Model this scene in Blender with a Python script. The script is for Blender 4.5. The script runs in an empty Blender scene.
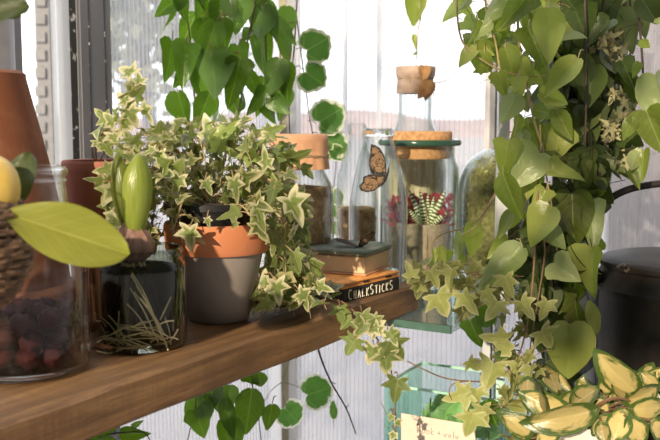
import bpy, math, random
from mathutils import Vector as V, Matrix, noise
R = random.Random(7)
sc = bpy.context.scene
col = sc.collection
S = 1.0                      # height of the plank top above the floor
PI = math.pi

# ------------------------------------------------------------------ camera
F = 916.7
CAM = V((0, 0, S + .281)); PITCH = math.radians(6.1)
fw = V((0, math.cos(PITCH), -math.sin(PITCH))); upv = V((0, math.sin(PITCH), math.cos(PITCH)))
cd = bpy.data.cameras.new('camera'); cd.lens = 50; cd.sensor_width = 36; cd.clip_start = .05; cd.clip_end = 500
cd.dof.use_dof = True; cd.dof.focus_distance = 1.36; cd.dof.aperture_fstop = 7.5
co = bpy.data.objects.new('camera', cd); col.objects.link(co)
co.location = CAM; co.rotation_euler = (PI/2 - PITCH, 0, 0); sc.camera = co

def W(px, py, D):
    """point at depth D (world y) along the sight line through a pixel of the survey photo"""
    d = fw + V((1, 0, 0)) * ((px - 330) / F) + upv * ((220 - py) / F)
    return CAM + d * (D / d.y)

U = V((.522, .853, 0)).normalized(); N = V((-U.y, U.x, 0))      # along the plank / into the room wall
P0 = V((-.299, .844, 0))                                        # a point on the plank's front edge
def PL(a, n, z=0): return P0 + U * a + N * n + V((0, 0, S + z))

# ------------------------------------------------------------------ mesh builder
class MB:
    def __init__(s): s.v = []; s.f = []; s.m = []; s.lf = []; s.rn = []
    def vert(s, p, lf=(0, 0, 0), rn=0.):
        s.v.append(tuple(p)); s.lf.append(lf); s.rn.append(rn); return len(s.v) - 1
    def face(s, idx, m=0): s.f.append(tuple(idx)); s.m.append(m)
    def grid(s, rows, closed=False, m=0):
        n = len(rows[0])
        for a, b in zip(rows, rows[1:]):
            for i in range(n if closed else n - 1):
                j = (i + 1) % n
                s.face((a[i], a[j], b[j], b[i]), m)
    def lathe(s, prof, c=(0, 0, 0), seg=56, m=0, fn=None):
        c = V(c); rows = []
        for r, z in prof:
            rows.append([s.vert(c + V((r * math.cos(k*2*PI/seg), r * math.sin(k*2*PI/seg), z)) + (fn(k*2*PI/seg, r, z) if fn else V())) for k in range(seg)])
        s.grid(rows, True, m)
        return s
    def tube(s, pts, r, seg=6, m=0, rn=0., cap=True):
        pts = [V(p) for p in pts]; rows = []; n = len(pts); prev = None
        for i, p in enumerate(pts):
            t = (pts[min(i+1, n-1)] - pts[max(i-1, 0)])
            if t.length < 1e-9: t = V((0, 0, 1))
            t.normalize()
            if prev is None:
                a = t.cross(V((.3, .9, .31)));
                if a.length < .05: a = t.cross(V((1, 0, 0)))
            else: a = prev - t * prev.dot(t)
            a.normalize(); prev = a; b = t.cross(a)
            rr = r[i] if isinstance(r, (list, tuple)) else r
            rows.append([s.vert(p + (a*math.cos(k*2*PI/seg) + b*math.sin(k*2*PI/seg))*rr, (k/seg, i/max(1, n-1), 0), rn) for k in range(seg)])
        s.grid(rows, True, m)
        if cap: s.face(rows[0][::-1], m); s.face(rows[-1], m)
        return s
    def box(s, o, ax, ay, az, m=0):
        o, ax, ay, az = V(o), V(ax), V(ay), V(az)
        i = [s.vert(o + ax*x + ay*y + az*z) for z in (0, 1) for y in (0, 1) for x in (0, 1)]
        for q in ((0,2,3,1), (4,5,7,6), (0,1,5,4), (2,6,7,3), (0,4,6,2), (1,3,7,5)): s.face([i[k] for k in q], m)
        return s
    def ball(s, c, r, seg=12, rings=8, m=0, sq=(1, 1, 1), nz=0., seed=0., rn=0.):
        c = V(c); rows = []
        for j in range(rings + 1):
            th = PI * j / rings; row = []
            for k in range(seg):
                d = V((math.sin(th)*math.cos(k*2*PI/seg), math.sin(th)*math.sin(k*2*PI/seg), math.cos(th)))
                q = 1 + nz * noise.noise(d * 2.2 + V((seed, seed*1.7, 3))) if nz else 1
                row.append(s.vert(c + V((d.x*sq[0], d.y*sq[1], d.z*sq[2])) * r * q, (0, 0, 0), rn))
            rows.append(row)
        s.grid(rows, True, m); return s
    def fan(s, out, frame, c=(0, .35), fold=.0, bend=.0, wave=.0, rn=0., m=0, size=1., wid=1., ph=0.):
        """a leaf or wing: outline points around a centre, two inner rings; carries local x, y and edge distance"""
        o, ex, ey, ez = frame; rings = []
        def P(x, y, e):
            z = fold*abs(x) - bend*y*y + wave*math.sin(5*y + 4*x + ph)*abs(x)*1.2
            return s.vert(o + (ex*(x*wid) + ey*y + ez*z)*size, (x, y, e), rn)
        ce = P(c[0], c[1], 0.)
        for q in (.4, .75, 1.):
            rings.append([P(c[0] + (x-c[0])*q, c[1] + (y-c[1])*q, q) for x, y in out])
        n = len(out)
        for i in range(n): s.face((ce, rings[0][i], rings[0][(i+1) % n]), m)
        for a, b in zip(rings, rings[1:]):
            for i in range(n): s.face((a[i], b[i], b[(i+1) % n], a[(i+1) % n]), m)
    def build(s, name, mat, parent=None, smooth=True, angle=40, loc=None):
        me = bpy.data.meshes.new(name)
        org = V(loc) if loc is not None else (parent_loc(parent) if parent else V())
        me.from_pydata([tuple(V(p) - org) for p in s.v], [], s.f)
        mats = mat if isinstance(mat, (list, tuple)) else [mat]
        for m in mats: me.materials.append(m)
        if len(mats) > 1: me.polygons.foreach_set('material_index', s.m)
        me.polygons.foreach_set('use_smooth', [smooth]*len(s.f))
        a = me.attributes.new('lf', 'FLOAT_VECTOR', 'POINT'); a.data.foreach_set('vector', [x for t in s.lf for x in t])
        b = me.attributes.new('rn', 'FLOAT', 'POINT'); b.data.foreach_set('value', s.rn)
        me.validate(); me.update()
        if smooth and angle: me.set_sharp_from_angle(angle=math.radians(angle))
        o = bpy.data.objects.new(name, me); col.objects.link(o)
        if parent: o.parent = parent
        elif loc is not None: o.location = loc
        return o

def parent_loc(o):
    p = V()
    while o: p += o.location; o = o.parent
    return p
def tag(o, label, cat, group=None):
    o['label'] = label; o['category'] = cat
    if group: o['group'] = group
    return o
def thing(name, loc, label, cat, group=None):
    o = bpy.data.objects.new(name, None); col.objects.link(o); o.location = loc
    o.empty_display_size = .02
    return tag(o, label, cat, group)
def struct(o): o['kind'] = 'structure'; return o

# ------------------------------------------------------------------ materials
class NT:
    def __init__(s, name):
        s.mat = bpy.data.materials.new(name); s.mat.use_nodes = True
        s.t = s.mat.node_tree; s.t.nodes.clear()
        s.out = s.t.nodes.new('ShaderNodeOutputMaterial')
    def n(s, typ, **kw):
        nd = s.t.nodes.new('ShaderNode' + typ)
        for k, v in kw.items():
            if k.startswith('i_'):
                key = k[2:]; key = int(key) if key.isdigit() else key.replace('_', ' ')
                s.put(nd.inputs[key], v)
            else: setattr(nd, k, v)
        return nd
    def put(s, sock, v):
        if isinstance(v, bpy.types.NodeSocket): s.t.links.new(v, sock)
        elif isinstance(v, bpy.types.Node): s.t.links.new(v.outputs[0], sock)
        else: sock.default_value = (tuple(v) + (1,)) if isinstance(v, tuple) and len(v) == 3 and sock.type == 'RGBA' else v
    def math(s, op, a, b=0., c=None, clamp=False):
        nd = s.n('Math', operation=op, use_clamp=clamp, i_0=a, i_1=b)
        if c is not None: s.put(nd.inputs[2], c)
        return nd.outputs[0]
    def mix(s, f, a, b, blend='MIX'):
        nd = s.n('MixRGB', blend_type=blend, i_0=f, i_1=a, i_2=b); return nd.outputs[0]
    def ramp(s, f, stops):
        nd = s.n('ValToRGB', i_0=f); cr = nd.color_ramp
        while len(cr.elements) < len(stops): cr.elements.new(.5)
        for e, (p, c) in zip(cr.elements, stops): e.position = p; e.color = c + (1,) if len(c) == 3 else c
        return nd.outputs[0]
    def noise(s, vec=None, scale=5., detail=4., rough=.6, dist=0.):
        nd = s.n('TexNoise', i_Scale=scale, i_Detail=detail, i_Roughness=rough, i_Distortion=dist)
        if vec is not None: s.put(nd.inputs['Vector'], vec)
        return nd.outputs['Fac']
    def coord(s, which='Object', scale=None):
        c = s.n('TexCoord').outputs[which]
        if scale: c = s.n('Mapping', i_Vector=c, i_Scale=scale).outputs[0]
        return c
    def attr(s, name, out='Vector'): return s.n('Attribute', attribute_name=name).outputs[out]
    def bump(s, h, st=.3, d=.002): return s.n('Bump', i_Strength=st, i_Distance=d, i_Height=h).outputs[0]
    def pbr(s, color, rough=.6, metal=0., normal=None, **kw):
        p = s.n('BsdfPrincipled')
        s.put(p.inputs['Base Color'], color); s.put(p.inputs['Roughness'], rough); s.put(p.inputs['Metallic'], metal)
        if normal is not None: s.put(p.inputs['Normal'], normal)
        for k, v in kw.items(): s.put(p.inputs[k.replace('_', ' ')], v)
        return p.outputs[0]
    def end(s, sh): s.t.links.new(sh, s.out.inputs[0]); return s.mat

def plain(name, c, rough=.6, metal=0., var=.15, scale=30., bump=.0):
    t = NT(name); f = t.noise(t.coord(), scale)
    d = tuple(x*(1-var) for x in c); l = tuple(min(1, x*(1+var)) for x in c)
    return t.end(t.pbr(t.ramp(f, [(.3, d), (.7, l)]), rough, metal, t.bump(f, bump, .002) if bump else None))

def leaf_mat(name, inner, outer, edge=None, estart=.62, ew=.25, veins='pinnate', vein_c=(.35, .45, .15), tr=.4, trc=(.45, .6, .06), rough=.4, vs=.5, enoise=.5, yel=None, under=None, evar=0.):
    """leaf blade: two greens, a margin of another colour, veins, thin enough to let light through"""
    t = NT(name); lf = t.attr('lf'); rn = t.attr('rn', 'Fac')
    x = t.n('SeparateXYZ', i_0=lf); X, Y, E = x.outputs
    nz = t.noise(lf, 4., 3.)
    off = t.n('CombineXYZ', i_0=rn, i_1=rn, i_2=rn).outputs[0]
    nz2 = t.noise(t.n('VectorMath', operation='MULTIPLY_ADD', i_0=off, i_1=(9., 7., 5.), i_2=lf).outputs[0], 3.5, 3.)
    base = t.mix(nz2, inner, outer)
    br = t.math('MULTIPLY_ADD', rn, 1.05, .40)  # per-leaf tone, also putting shade and light into the colour
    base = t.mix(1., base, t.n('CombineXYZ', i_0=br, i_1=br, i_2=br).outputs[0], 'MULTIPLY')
    if yel: base = t.mix(t.math('MULTIPLY', t.math('SUBTRACT', rn, .55), 1.4, clamp=True), base, yel)
    ax = t.math('ABSOLUTE', X)
    if veins == 'pinnate':
        side = t.math('ABSOLUTE', t.math('SINE', t.math('MULTIPLY', t.math('SUBTRACT', Y, t.math('MULTIPLY', ax, .9)), 20.)))
        vf = t.math('MAXIMUM', t.math('LESS_THAN', ax, .013), t.math('MULTIPLY', t.math('LESS_THAN', side, .1), .55))
    else:
        an = t.math('ARCTAN2', ax, t.math('ADD', Y, .02))
        q = t.math('ABSOLUTE', t.math('SUBTRACT', t.math('FRACT', t.math('ADD', t.math('DIVIDE', an, .95), .5)), .5))
        rad = t.math('SQRT', t.math('ADD', t.math('MULTIPLY', X, X), t.math('MULTIPLY', Y, Y)))
        vf = t.math('LESS_THAN', t.math('MULTIPLY', q, rad), .012)
    base = t.mix(t.math('MULTIPLY', vf, vs), base, vein_c)
    if under: base = t.mix(t.math('MULTIPLY', t.n('NewGeometry').outputs['Backfacing'], .7), base, under)
    trans = t.mix(.5, trc, base, 'MIX')
    if edge:
        edge = t.mix(1., edge + (1.,), t.n('CombineXYZ', i_0=t.math('MULTIPLY_ADD', rn, .5, .6), i_1=t.math('MULTIPLY_ADD', rn, .5, .6), i_2=t.math('MULTIPLY_ADD', rn, .7, .45)).outputs[0], 'MULTIPLY')
        hv_ = t.math('MULTIPLY', t.math('SUBTRACT', t.math('FRACT', t.math('MULTIPLY', rn, 7.31)), .5), evar)
        ef = t.math('ADD', t.math('ADD', E, hv_), t.math('MULTIPLY', t.math('SUBTRACT', nz2, .5), enoise))
        ef = t.math('DIVIDE', t.math('SUBTRACT', ef, estart), ew, clamp=True)
        base = t.mix(ef, base, edge); trans = t.mix(ef, trans, edge)
    bh = t.math('SUBTRACT', nz, t.math('MULTIPLY', vf, .4))
    p = t.pbr(base, rough, 0., t.bump(bh, .35, .003), Specular_IOR_Level=.45)
    tl = t.n('BsdfTranslucent', i_Color=trans).outputs[0]
    return t.end(t.n('MixShader', i_0=tr, i_1=p, i_2=tl).outputs[0])

def glass_mat(name, tint=(.97, .985, .98), edge=(.55, .68, .62), refl=1., rough=.02, pw=3.5, dirt=.003, bend=0.):
    """clear thin-walled glass: tint deepens where the wall is seen edge on"""
    t = NT(name)
    lw = t.n('LayerWeight', i_Blend=.5)
    f = t.math('POWER', lw.outputs['Facing'], pw)
    tr = t.n('BsdfTransparent', i_Color=t.mix(f, tint, edge)).outputs[0]
    nz = t.noise(t.coord(), 45., 5.)
    gl = t.n('BsdfGlossy', i_Color=(1., 1., 1.), i_Roughness=rough).outputs[0]
    fr = t.math('MULTIPLY', t.math('MULTIPLY_ADD', t.math('POWER', lw.outputs['Facing'], 3.2), .85, .010), refl, clamp=True)
    a = t.n('MixShader', i_0=fr, i_1=tr, i_2=gl).outputs[0]
    if bend: a = t.n('MixShader', i_0=bend, i_1=a, i_2=t.n('BsdfGlass', i_Color=tint, i_Roughness=0., i_IOR=1.46).outputs[0]).outputs[0]
    df = t.n('BsdfDiffuse', i_Color=(.8, .8, .78)).outputs[0]
    dm = t.math('MULTIPLY', t.math('POWER', nz, 3.), dirt*4)
    return t.end(t.n('MixShader', i_0=dm, i_1=a, i_2=df).outputs[0])

def wood_mat(name, c0, c1, c2, rough=.55, sc=(3., 30., 30.)):
    t = NT(name); co_ = t.coord('Object', sc)
    a = t.noise(co_, 1.6, 8., .65, .6); b = t.noise(t.coord('Object', tuple(x*4 for x in sc)), 2.2, 4.)
    kn = t.noise(t.coord('Object'), 9., 3.)
    c = t.ramp(a, [(.25, c0), (.5, c1), (.75, c2)])
    c = t.mix(t.math('MULTIPLY', t.math('GREATER_THAN', b, .6), .3), c, tuple(x*.5 for x in c0))
    c = t.mix(t.math('MULTIPLY', t.math('SUBTRACT', kn, .52), 2.2, clamp=True), c, tuple(x*.55 for x in c1))
    saw = t.noise(t.coord('Object', (150., 5., 9.)), 1.3, 3.)
    c = t.mix(t.math('MULTIPLY', t.math('SUBTRACT', saw, .45), 1.3, clamp=True), c, tuple(x*.62 for x in c1))
    return t.end(t.pbr(c, rough, 0., t.bump(t.math('ADD', t.math('MULTIPLY_ADD', saw, .5, a), t.math('MULTIPLY', b, .5)), .5, .003)))

def terracotta(name, c=(.52, .19, .085), pale=(.62, .36, .24), dark=(.3, .1, .05), k=.5):
    t = NT(name); g = t.coord()
    a = t.noise(g, 14., 6., .65); b = t.noise(g, 60., 4.); d = t.noise(g, 5., 3.)
    cc = t.mix(t.math('MULTIPLY', t.math('SUBTRACT', a, .45), 2.5*k, clamp=True), c, pale)
    cc = t.mix(t.math('MULTIPLY', t.math('SUBTRACT', d, .52), 2.5*k, clamp=True), cc, dark)
    return t.end(t.pbr(cc, .85, 0., t.bump(t.math('ADD', b, a), .25, .002), Specular_IOR_Level=.25))

M = {}
M['plank'] = wood_mat('plank_wood', (.065, .030, .010), (.20, .10, .036), (.36, .20, .080), .6, (2.5, 34., 34.))
M['terracotta'] = terracotta('terracotta')
M['terracotta_rose'] = terracotta('terracotta_rose', (.36, .145, .10), (.5, .26, .2), (.3, .1, .06), .6)
M['terracotta_old'] = terracotta('terracotta_old', (.20, .07, .032), (.33, .15, .08), (.10, .04, .022), 1.)
M['pot_grey'] = plain('taupe_paint', (.25, .215, .185), .7, 0, .08, 25, .1)
M['black'] = plain('black_plastic', (.012, .012, .013), .45)
M['soil'] = plain('soil', (.05, .032, .02), .95, 0, .6, 160, .8)
M['stem'] = plain('vine_stem', (.17, .095, .05), .7, 0, .35, 60)
M['stem_light'] = plain('pale_stem', (.36, .26, .13), .65, 0, .3, 60)
M['stem_dark'] = plain('dark_stem', (.06, .035, .028), .7, 0, .35, 60)
M['stem_green'] = plain('green_stem', (.2, .24, .06), .6, 0, .3, 60)
M['glass'] = glass_mat('clear_glass')
M['glass_jar'] = glass_mat('jar_glass', (.985, .985, .98), (.62, .66, .66), 1.2, .02, 3., .003, 0)
M['glass_bottle'] = glass_mat('bottle_glass', (.985, .992, .987), (.50, .60, .55), 1.3, .015, 4., .002, 1.)
M['glass_milk'] = glass_mat('milk_bottle_glass', (.985, .99, .985), (.26, .34, .31), 1.5, .015, 1.7, .002)
M['glass_cap'] = glass_mat('pale_glass', (.985, .99, .985), (.34, .42, .39), 1.3, .02, 1.9, .002)
M['glass_green'] = glass_mat('green_glass', (.975, .985, .975), (.16, .34, .26), 1.3, .015, 2.6, .002, 0)
M['glass_dark'] = glass_mat('smoked_green_glass', (.84, .86, .80), (.04, .08, .055), 1.3, .02, 1.2, .002)
M['glass_edge'] = plain('thick_glass_edge', (.055, .115, .085), .12, 0, .3, 20)
M['glass_lip'] = plain('thick_glass_lip', (.03, .075, .052), .15, 0, .3, 20)
M['cork'] = plain('cork', (.50, .27, .12), .85, 0, .35, 120, .4)
M['kraft'] = plain('brown_paper', (.56, .30, .17), .8, 0, .2, 25, .35)
M['parchment'] = plain('wrinkled_paper', (.42, .31, .25), .8, 0, .3, 40, .6)
M['twine'] = plain('twine', (.38, .26, .15), .9, 0, .3, 200, .5)
M['white'] = plain('white_frame', (.88, .885, .91), .45, 0, .04, 10)
t = NT('milky_frame')
M['milky'] = t.end(t.n('MixShader', i_0=.8, i_1=t.pbr((.88, .885, .9), .5), i_2=t.n('MixShader', i_0=.4, i_1=t.n('BsdfTranslucent', i_Color=(.95, .955, .96)).outputs[0], i_2=t.n('BsdfTransparent').outputs[0]).outputs[0]).outputs[0])
M['grey'] = plain('grey_aluminium', (.21, .21, .25), .4, .2, .06, 8)
M['rubber'] = NT('window_seal')
_t = M['rubber']; _nz = _t.noise(_t.coord(), 55., 4.)
M['rubber'] = _t.end(_t.pbr(_t.ramp(_nz, [(.6, (.035, .035, .04)), (.66, (.65, .65, .65))]), .6))
M['olive'] = plain('weathered_post', (.30, .27, .19), .7, 0, .2, 14)
M['copper'] = plain('rust_strip', (.42, .2, .11), .6, .0, .25, 20)
M['lavender'] = plain('pale_post', (.55, .54, .57), .5, 0, .08, 12)

# ------------------------------------------------------------------ leaf outlines (right half, base at origin, tip at y = 1)
def sym(h): return h + [(-x, y) for x, y in reversed(h) if abs(x) > 1e-6]
SH = {
 'ivy': sym([(0, .05), (.09, -.03), (.2, -.09), (.42, -.15), (.40, -.03), (.30, .08), (.42, .17), (.60, .34), (.42, .37), (.27, .39), (.2, .45), (.215, .58), (.16, .76), (.07, .92), (0, 1)]),
 'ivy2': sym([(0, .05), (.1, -.05), (.24, -.08), (.34, -.02), (.36, .1), (.44, .2), (.56, .42), (.38, .42), (.27, .45), (.24, .55), (.16, .77), (.06, .93), (0, 1)]),
 'heart': sym([(0, .02), (.09, -.05), (.22, -.06), (.34, .03), (.41, .18), (.41, .34), (.35, .50), (.27, .65), (.17, .80), (.08, .92), (0, 1)]),
 'ovate': sym([(0, .01), (.08, -.02), (.19, .03), (.27, .14), (.30, .27), (.28, .42), (.22, .58), (.14, .76), (.06, .92), (0, 1)]),
 'tri2': sym([(0, .02), (.1, -.06), (.26, -.07), (.4, .02), (.36, .14), (.30, .26), (.27, .42), (.22, .60), (.14, .78), (.05, .93), (0, 1)]),
 'tri': sym([(0, .03), (.12, -.08), (.3, -.1), (.46, .03), (.52, .2), (.42, .33), (.35, .44), (.29, .6), (.18, .78), (.07, .92), (0, 1)]),
 'oval': sym([(0, 0), (.08, .05), (.17, .18), (.23, .36), (.24, .52), (.2, .70), (.12, .87), (.05, .96), (0, 1)]),
 'lance': sym([(0, 0), (.05, .05), (.11, .2), (.14, .4), (.13, .6), (.08, .82), (.03, .95), (0, 1)]),
 'round': sym([(0, .1), (.12, -.02), (.30, -.05), (.40, .06), (.43, .14), (.50, .28), (.47, .42), (.49, .52), (.40, .68), (.33, .72), (.25, .86), (.12, .9), (0, 1)]),
}
CT = {'ivy': (0, .3), 'ivy2': (0, .32), 'heart': (0, .36), 'ovate': (0, .38), 'tri2': (0, .3), 'tri': (0, .34), 'oval': (0, .48), 'lance': (0, .45), 'round': (0, .42)}

ZMIN = None; FLIP = 0.
def rv(k=1.): return V((R.uniform(-k, k), R.uniform(-k, k), R.uniform(-k, k)))

def leaf(mb, shape, base, d, n, size, wid=1., fold=None, bend=None, rn=None, wave=.12):
    base = V(base); d = V(d).normalized(); n = V(n)
    if ZMIN is not None and base.z < ZMIN + .036:
        base.z = max(base.z, ZMIN + .012); d = V((d.x, d.y, max(d.z, .12))).normalized(); n = V((0, -.5, 1)) + rv(.3)
    if R.random() < FLIP: n = -n
    n = n - d*n.dot(d)
    if n.length < 1e-4: n = d.orthogonal()
    n.normalize(); ex = d.cross(n)
    mb.fan(SH[shape], (V(base), ex, d, n), CT[shape], R.uniform(.05, .5) if fold is None else fold,
           R.uniform(-.1, .5) if bend is None else bend, wave, R.random() if rn is None else rn, 0, size, wid, R.uniform(0, 6))

def hero(mb, shape, bx, by, tx, ty, D, wid=1., dt=0., tilt=.25, rn=None, fold=None, bend=None, st=None, to=None, stems=None, nrm=None):
    """one leaf seen in the photo, base and tip surveyed; faces roughly back to the viewer"""
    if shape == 'heart':
        shape = R.choice(('heart', 'ovate', 'ovate', 'tri2')); tilt *= 1.9; wid *= R.uniform(.85, 1.12) * (1.15 if shape == 'ovate' else 1)
        fold = R.uniform(.1, .65) if fold is None else fold; bend = R.uniform(-.1, .5) if bend is None else bend; dt += R.uniform(-.015, .02)
    b = W(bx, by, D); t = W(tx, ty, D + dt)
    n = (CAM - b).normalized() + rv(tilt) if nrm is None else V(nrm) + rv(tilt)
    leaf(mb, shape, b, t - b, n, (t - b).length, wid, fold, bend, rn)
    if stems is not None and to is not None:
        q = V(to); mid = (b + q)*.5 + V((0, 0, .006))
        stems.tube([q, mid, b], [.0011, .0009, .0008], 5)
    return b

def smooth_path(pts, k=5):
    pts = [V(p) for p in pts]; out = []
    for i in range(len(pts) - 1):
        p0, p1, p2, p3 = pts[max(i-1, 0)], pts[i], pts[i+1], pts[min(i+2, len(pts)-1)]
        for j in range(k):
            t = j/k
            out.append(.5*((2*p1) + (p2-p0)*t + (2*p0-5*p1+4*p2-p3)*t*t + (3*p1-p0-3*p2+p3)*t**3))
    out.append(pts[-1]); return out

def stem_path(stems, pix, r=.0015, k=5):
    pts = smooth_path([W(*p) for p in pix], k); n = len(pts)
    stems.tube(pts, [r*(1 - .45*i/n) for i in range(n)], 6); return pts

def along(mb, stems, pts, n, shapes, size, spread=.02, face=.6, down=.5, wid=(.85, 1.1), pet=1., rnr=(0, 1)):
    """leaves on short stalks along a stem"""
    for i in range(n):
        f = (i + R.random()) / n * (len(pts) - 1); k = min(int(f), len(pts)-2)
        p = pts[k].lerp(pts[k+1], f-k)
        off = rv(1); off.z *= .6; off.normalize(); b = p + off*spread*R.uniform(.5, 1.2)*pet
        if stems: stems.tube([p, (p+b)*.5 + V((0, 0, .003)), b], .0007, 4)
        d = off*.6 + V((0, 0, -down)) + rv(.4)
        nn = (CAM - p).normalized()*face*.7 + V((0, 0, .55)) + off*.3 + rv(1.05)
        leaf(mb, R.choice(shapes), b, d, nn, R.uniform(*size), R.uniform(*wid), rn=R.uniform(*rnr))

def inside(poly, x, y):
    c = False; j = len(poly)-1
    for i in range(len(poly)):
        if (poly[i][1] > y) != (poly[j][1] > y) and x < (poly[j][0]-poly[i][0])*(y-poly[i][1])/(poly[j][1]-poly[i][1]) + poly[i][0]: c = not c
        j = i
    return c

def fill(mb, stems, poly, n, D, shapes, size, down=.4, face=.6, anchor=None, rnr=(0, 1), wid=(.85, 1.15)):
    """a loose crowd of leaves filling a volume of the plant"""
    xs = [p[0] for p in poly]; ys = [p[1] for p in poly]; k = 0
    while k < n:
        x, y = R.uniform(min(xs), max(xs)), R.uniform(min(ys), max(ys))
        if not inside(poly, x, y): continue
        k += 1
        b = W(x, y, R.uniform(*D)); out = (b - anchor).normalized() if anchor else rv(.6)
        d = out*.6 + V((0, 0, -down)) + rv(.55)
        nn = (CAM - b).normalized()*face*.7 + V((0, 0, .6)) + rv(1.05)
        sz = R.uniform(*size)
        leaf(mb, R.choice(shapes), b, d, nn, sz, R.uniform(*wid), rn=R.uniform(*rnr))
        if stems:
            q = b - d.normalized()*sz*R.uniform(.5, .9) + V((0, 0, -.006)) + rv(.004)
            stems.tube([q, (q+b)*.5 + V((0, 0, .003)), b], .0006, 4)

LM = {
 'ivy': leaf_mat('variegated_ivy', (.075, .125, .028), (.22, .27, .075), (.66, .62, .38), .66, .36, 'palmate', (.42, .45, .2), .36, (.6, .66, .12), .42, .4, .8, evar=.7),
 'ivy_pale': leaf_mat('pale_ivy', (.19, .22, .06), (.36, .37, .12), (.60, .56, .30), .74, .3, 'palmate', (.55, .55, .25), .35, (.6, .6, .12), .5, .5, .5),
 'vine': leaf_mat('green_vine', (.11, .15, .024), (.23, .265, .06), None, veins='pinnate', vein_c=(.34, .42, .12), tr=.42, trc=(.38, .62, .03), rough=.3, vs=.5, yel=(.42, .44, .12), under=(.36, .42, .20)),
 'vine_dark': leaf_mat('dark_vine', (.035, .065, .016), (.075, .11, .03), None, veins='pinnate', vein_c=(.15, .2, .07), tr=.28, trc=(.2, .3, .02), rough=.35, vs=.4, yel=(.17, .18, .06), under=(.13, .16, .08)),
 'vine_deep': leaf_mat('glossy_vine', (.03, .085, .012), (.09, .18, .024), None, veins='pinnate', vein_c=(.24, .38, .1), tr=.45, trc=(.32, .62, .02), rough=.25, vs=.5, under=(.16, .27, .10)),
 'round': leaf_mat('white_edged_leaf', (.025, .09, .018), (.08, .19, .04), (.80, .82, .62), .82, .1, 'palmate', (.3, .45, .15), .36, (.22, .5, .06), .45, .6, .7),
 'hoya': leaf_mat('cream_centred_leaf', (.52, .43, .16), (.62, .48, .20), (.075, .13, .025), .62, .22, 'pinnate', (.7, .6, .3), .18, (.6, .6, .1), .3, .2, 1.1),
 'lemon': leaf_mat('lemon_tree_leaf', (.21, .225, .03), (.30, .30, .05), None, veins='pinnate', vein_c=(.48, .48, .12), tr=.25, trc=(.5, .55, .04), rough=.42, vs=.5),
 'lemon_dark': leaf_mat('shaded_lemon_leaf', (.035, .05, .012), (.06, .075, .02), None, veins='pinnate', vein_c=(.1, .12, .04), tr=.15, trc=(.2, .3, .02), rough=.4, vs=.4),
 'tank': leaf_mat('tank_leaf', (.26, .46, .10), (.50, .68, .30), None, veins='pinnate', vein_c=(.6, .75, .4), tr=.4, trc=(.5, .8, .2), rough=.35, vs=.4),
 'silver': leaf_mat('silver_leaf', (.24, .27, .28), (.38, .41, .42), None, veins='pinnate', vein_c=(.5, .5, .5), tr=.1, rough=.7, vs=.2),
 'red': leaf_mat('maroon_leaf', (.26, .018, .035), (.56, .06, .10), None, veins='pinnate', vein_c=(.4, .1, .1), tr=.35, trc=(.5, .05, .06), rough=.6, vs=.2),
 'bulb': leaf_mat('bulb_leaf', (.13, .18, .025), (.27, .31, .05), None, veins='none_', vein_c=(.3, .38, .08), tr=.3, trc=(.5, .62, .04), rough=.3, vs=.0),
}

# ================================================================== SETTING
def wall_mark(P, d, px):
    k = (px - 330)/F; return (k*P.y - P.x)/(d.x - k*d.y)
PA = V((-.853, 1.183, 0)); PB = V((-.129, 2.366, 0)); UB = V((U.y, -U.x, 0))   # left wall runs along U, back wall along UB
tA = lambda px: wall_mark(PA, U, px)
tB = lambda px: wall_mark(PB, UB, px)
ZB, ZT = 0., 2.3

def panel_mat(name, tr=.6, w=(.86, .865, .89)):
    t = NT(name)
    a = t.n('BsdfTransparent', i_Color=(.97, .975, .98)).outputs[0]
    b = t.n('BsdfTranslucent', i_Color=w).outputs[0]
    c = t.n('BsdfDiffuse', i_Color=w).outputs[0]
    bc = t.n('MixShader', i_0=.25, i_1=b, i_2=c).outputs[0]
    nz = t.noise(t.coord('Object', (6., 6., 1.2)), 1.5, 4.)
    f = t.math('MULTIPLY_ADD', nz, .22, 1 - tr - .1)
    return t.end(t.n('MixShader', i_0=f, i_1=a, i_2=bc).outputs[0])
M['panel'] = panel_mat('polycarbonate', .78)
M['rib'] = panel_mat('polycarbonate_rib', .68, (.70, .70, .74))
M['pane'] = glass_mat('window_pane', (.96, .97, .975), (.8, .85, .85), .6, .02, 3., .02)

def panel(name, P, d, n, a, b, z0=ZB, z1=ZT, step=.0125, m=('panel', 'rib')):
    """twin-wall sheet: two skins and the webs between them"""
    mb = MB(); th = .0045
    for off in (0, th):
        o = P + d*a + n*off
        i = [mb.vert(o + V((0, 0, z0))), mb.vert(o + d*(b-a) + V((0, 0, z0))), mb.vert(o + d*(b-a) + V((0, 0, z1))), mb.vert(o + V((0, 0, z1)))]
        mb.face(i, 0)
    k = a
    while k < b:
        o = P + d*k
        mb.box(o + V((0, 0, z0)) + n*.0005, d*.0011, n*(th-.001), (0, 0, z1-z0), 1)
        k += step
    return struct(mb.build(name, [M[x] for x in m], None, False))

def post(name, P, d, n, a, b, dep, mat, z0=ZB, z1=ZT, back=0.):
    mb = MB(); st_ = dep*.12; mb.box(P + d*a + n*(dep + back) + V((0, 0, z0)), d*(b-a), -n*(dep + back + st_), (0, 0, z1-z0))
    return struct(mb.build(name, M[mat] if isinstance(mat, str) else mat, None, False))

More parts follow.
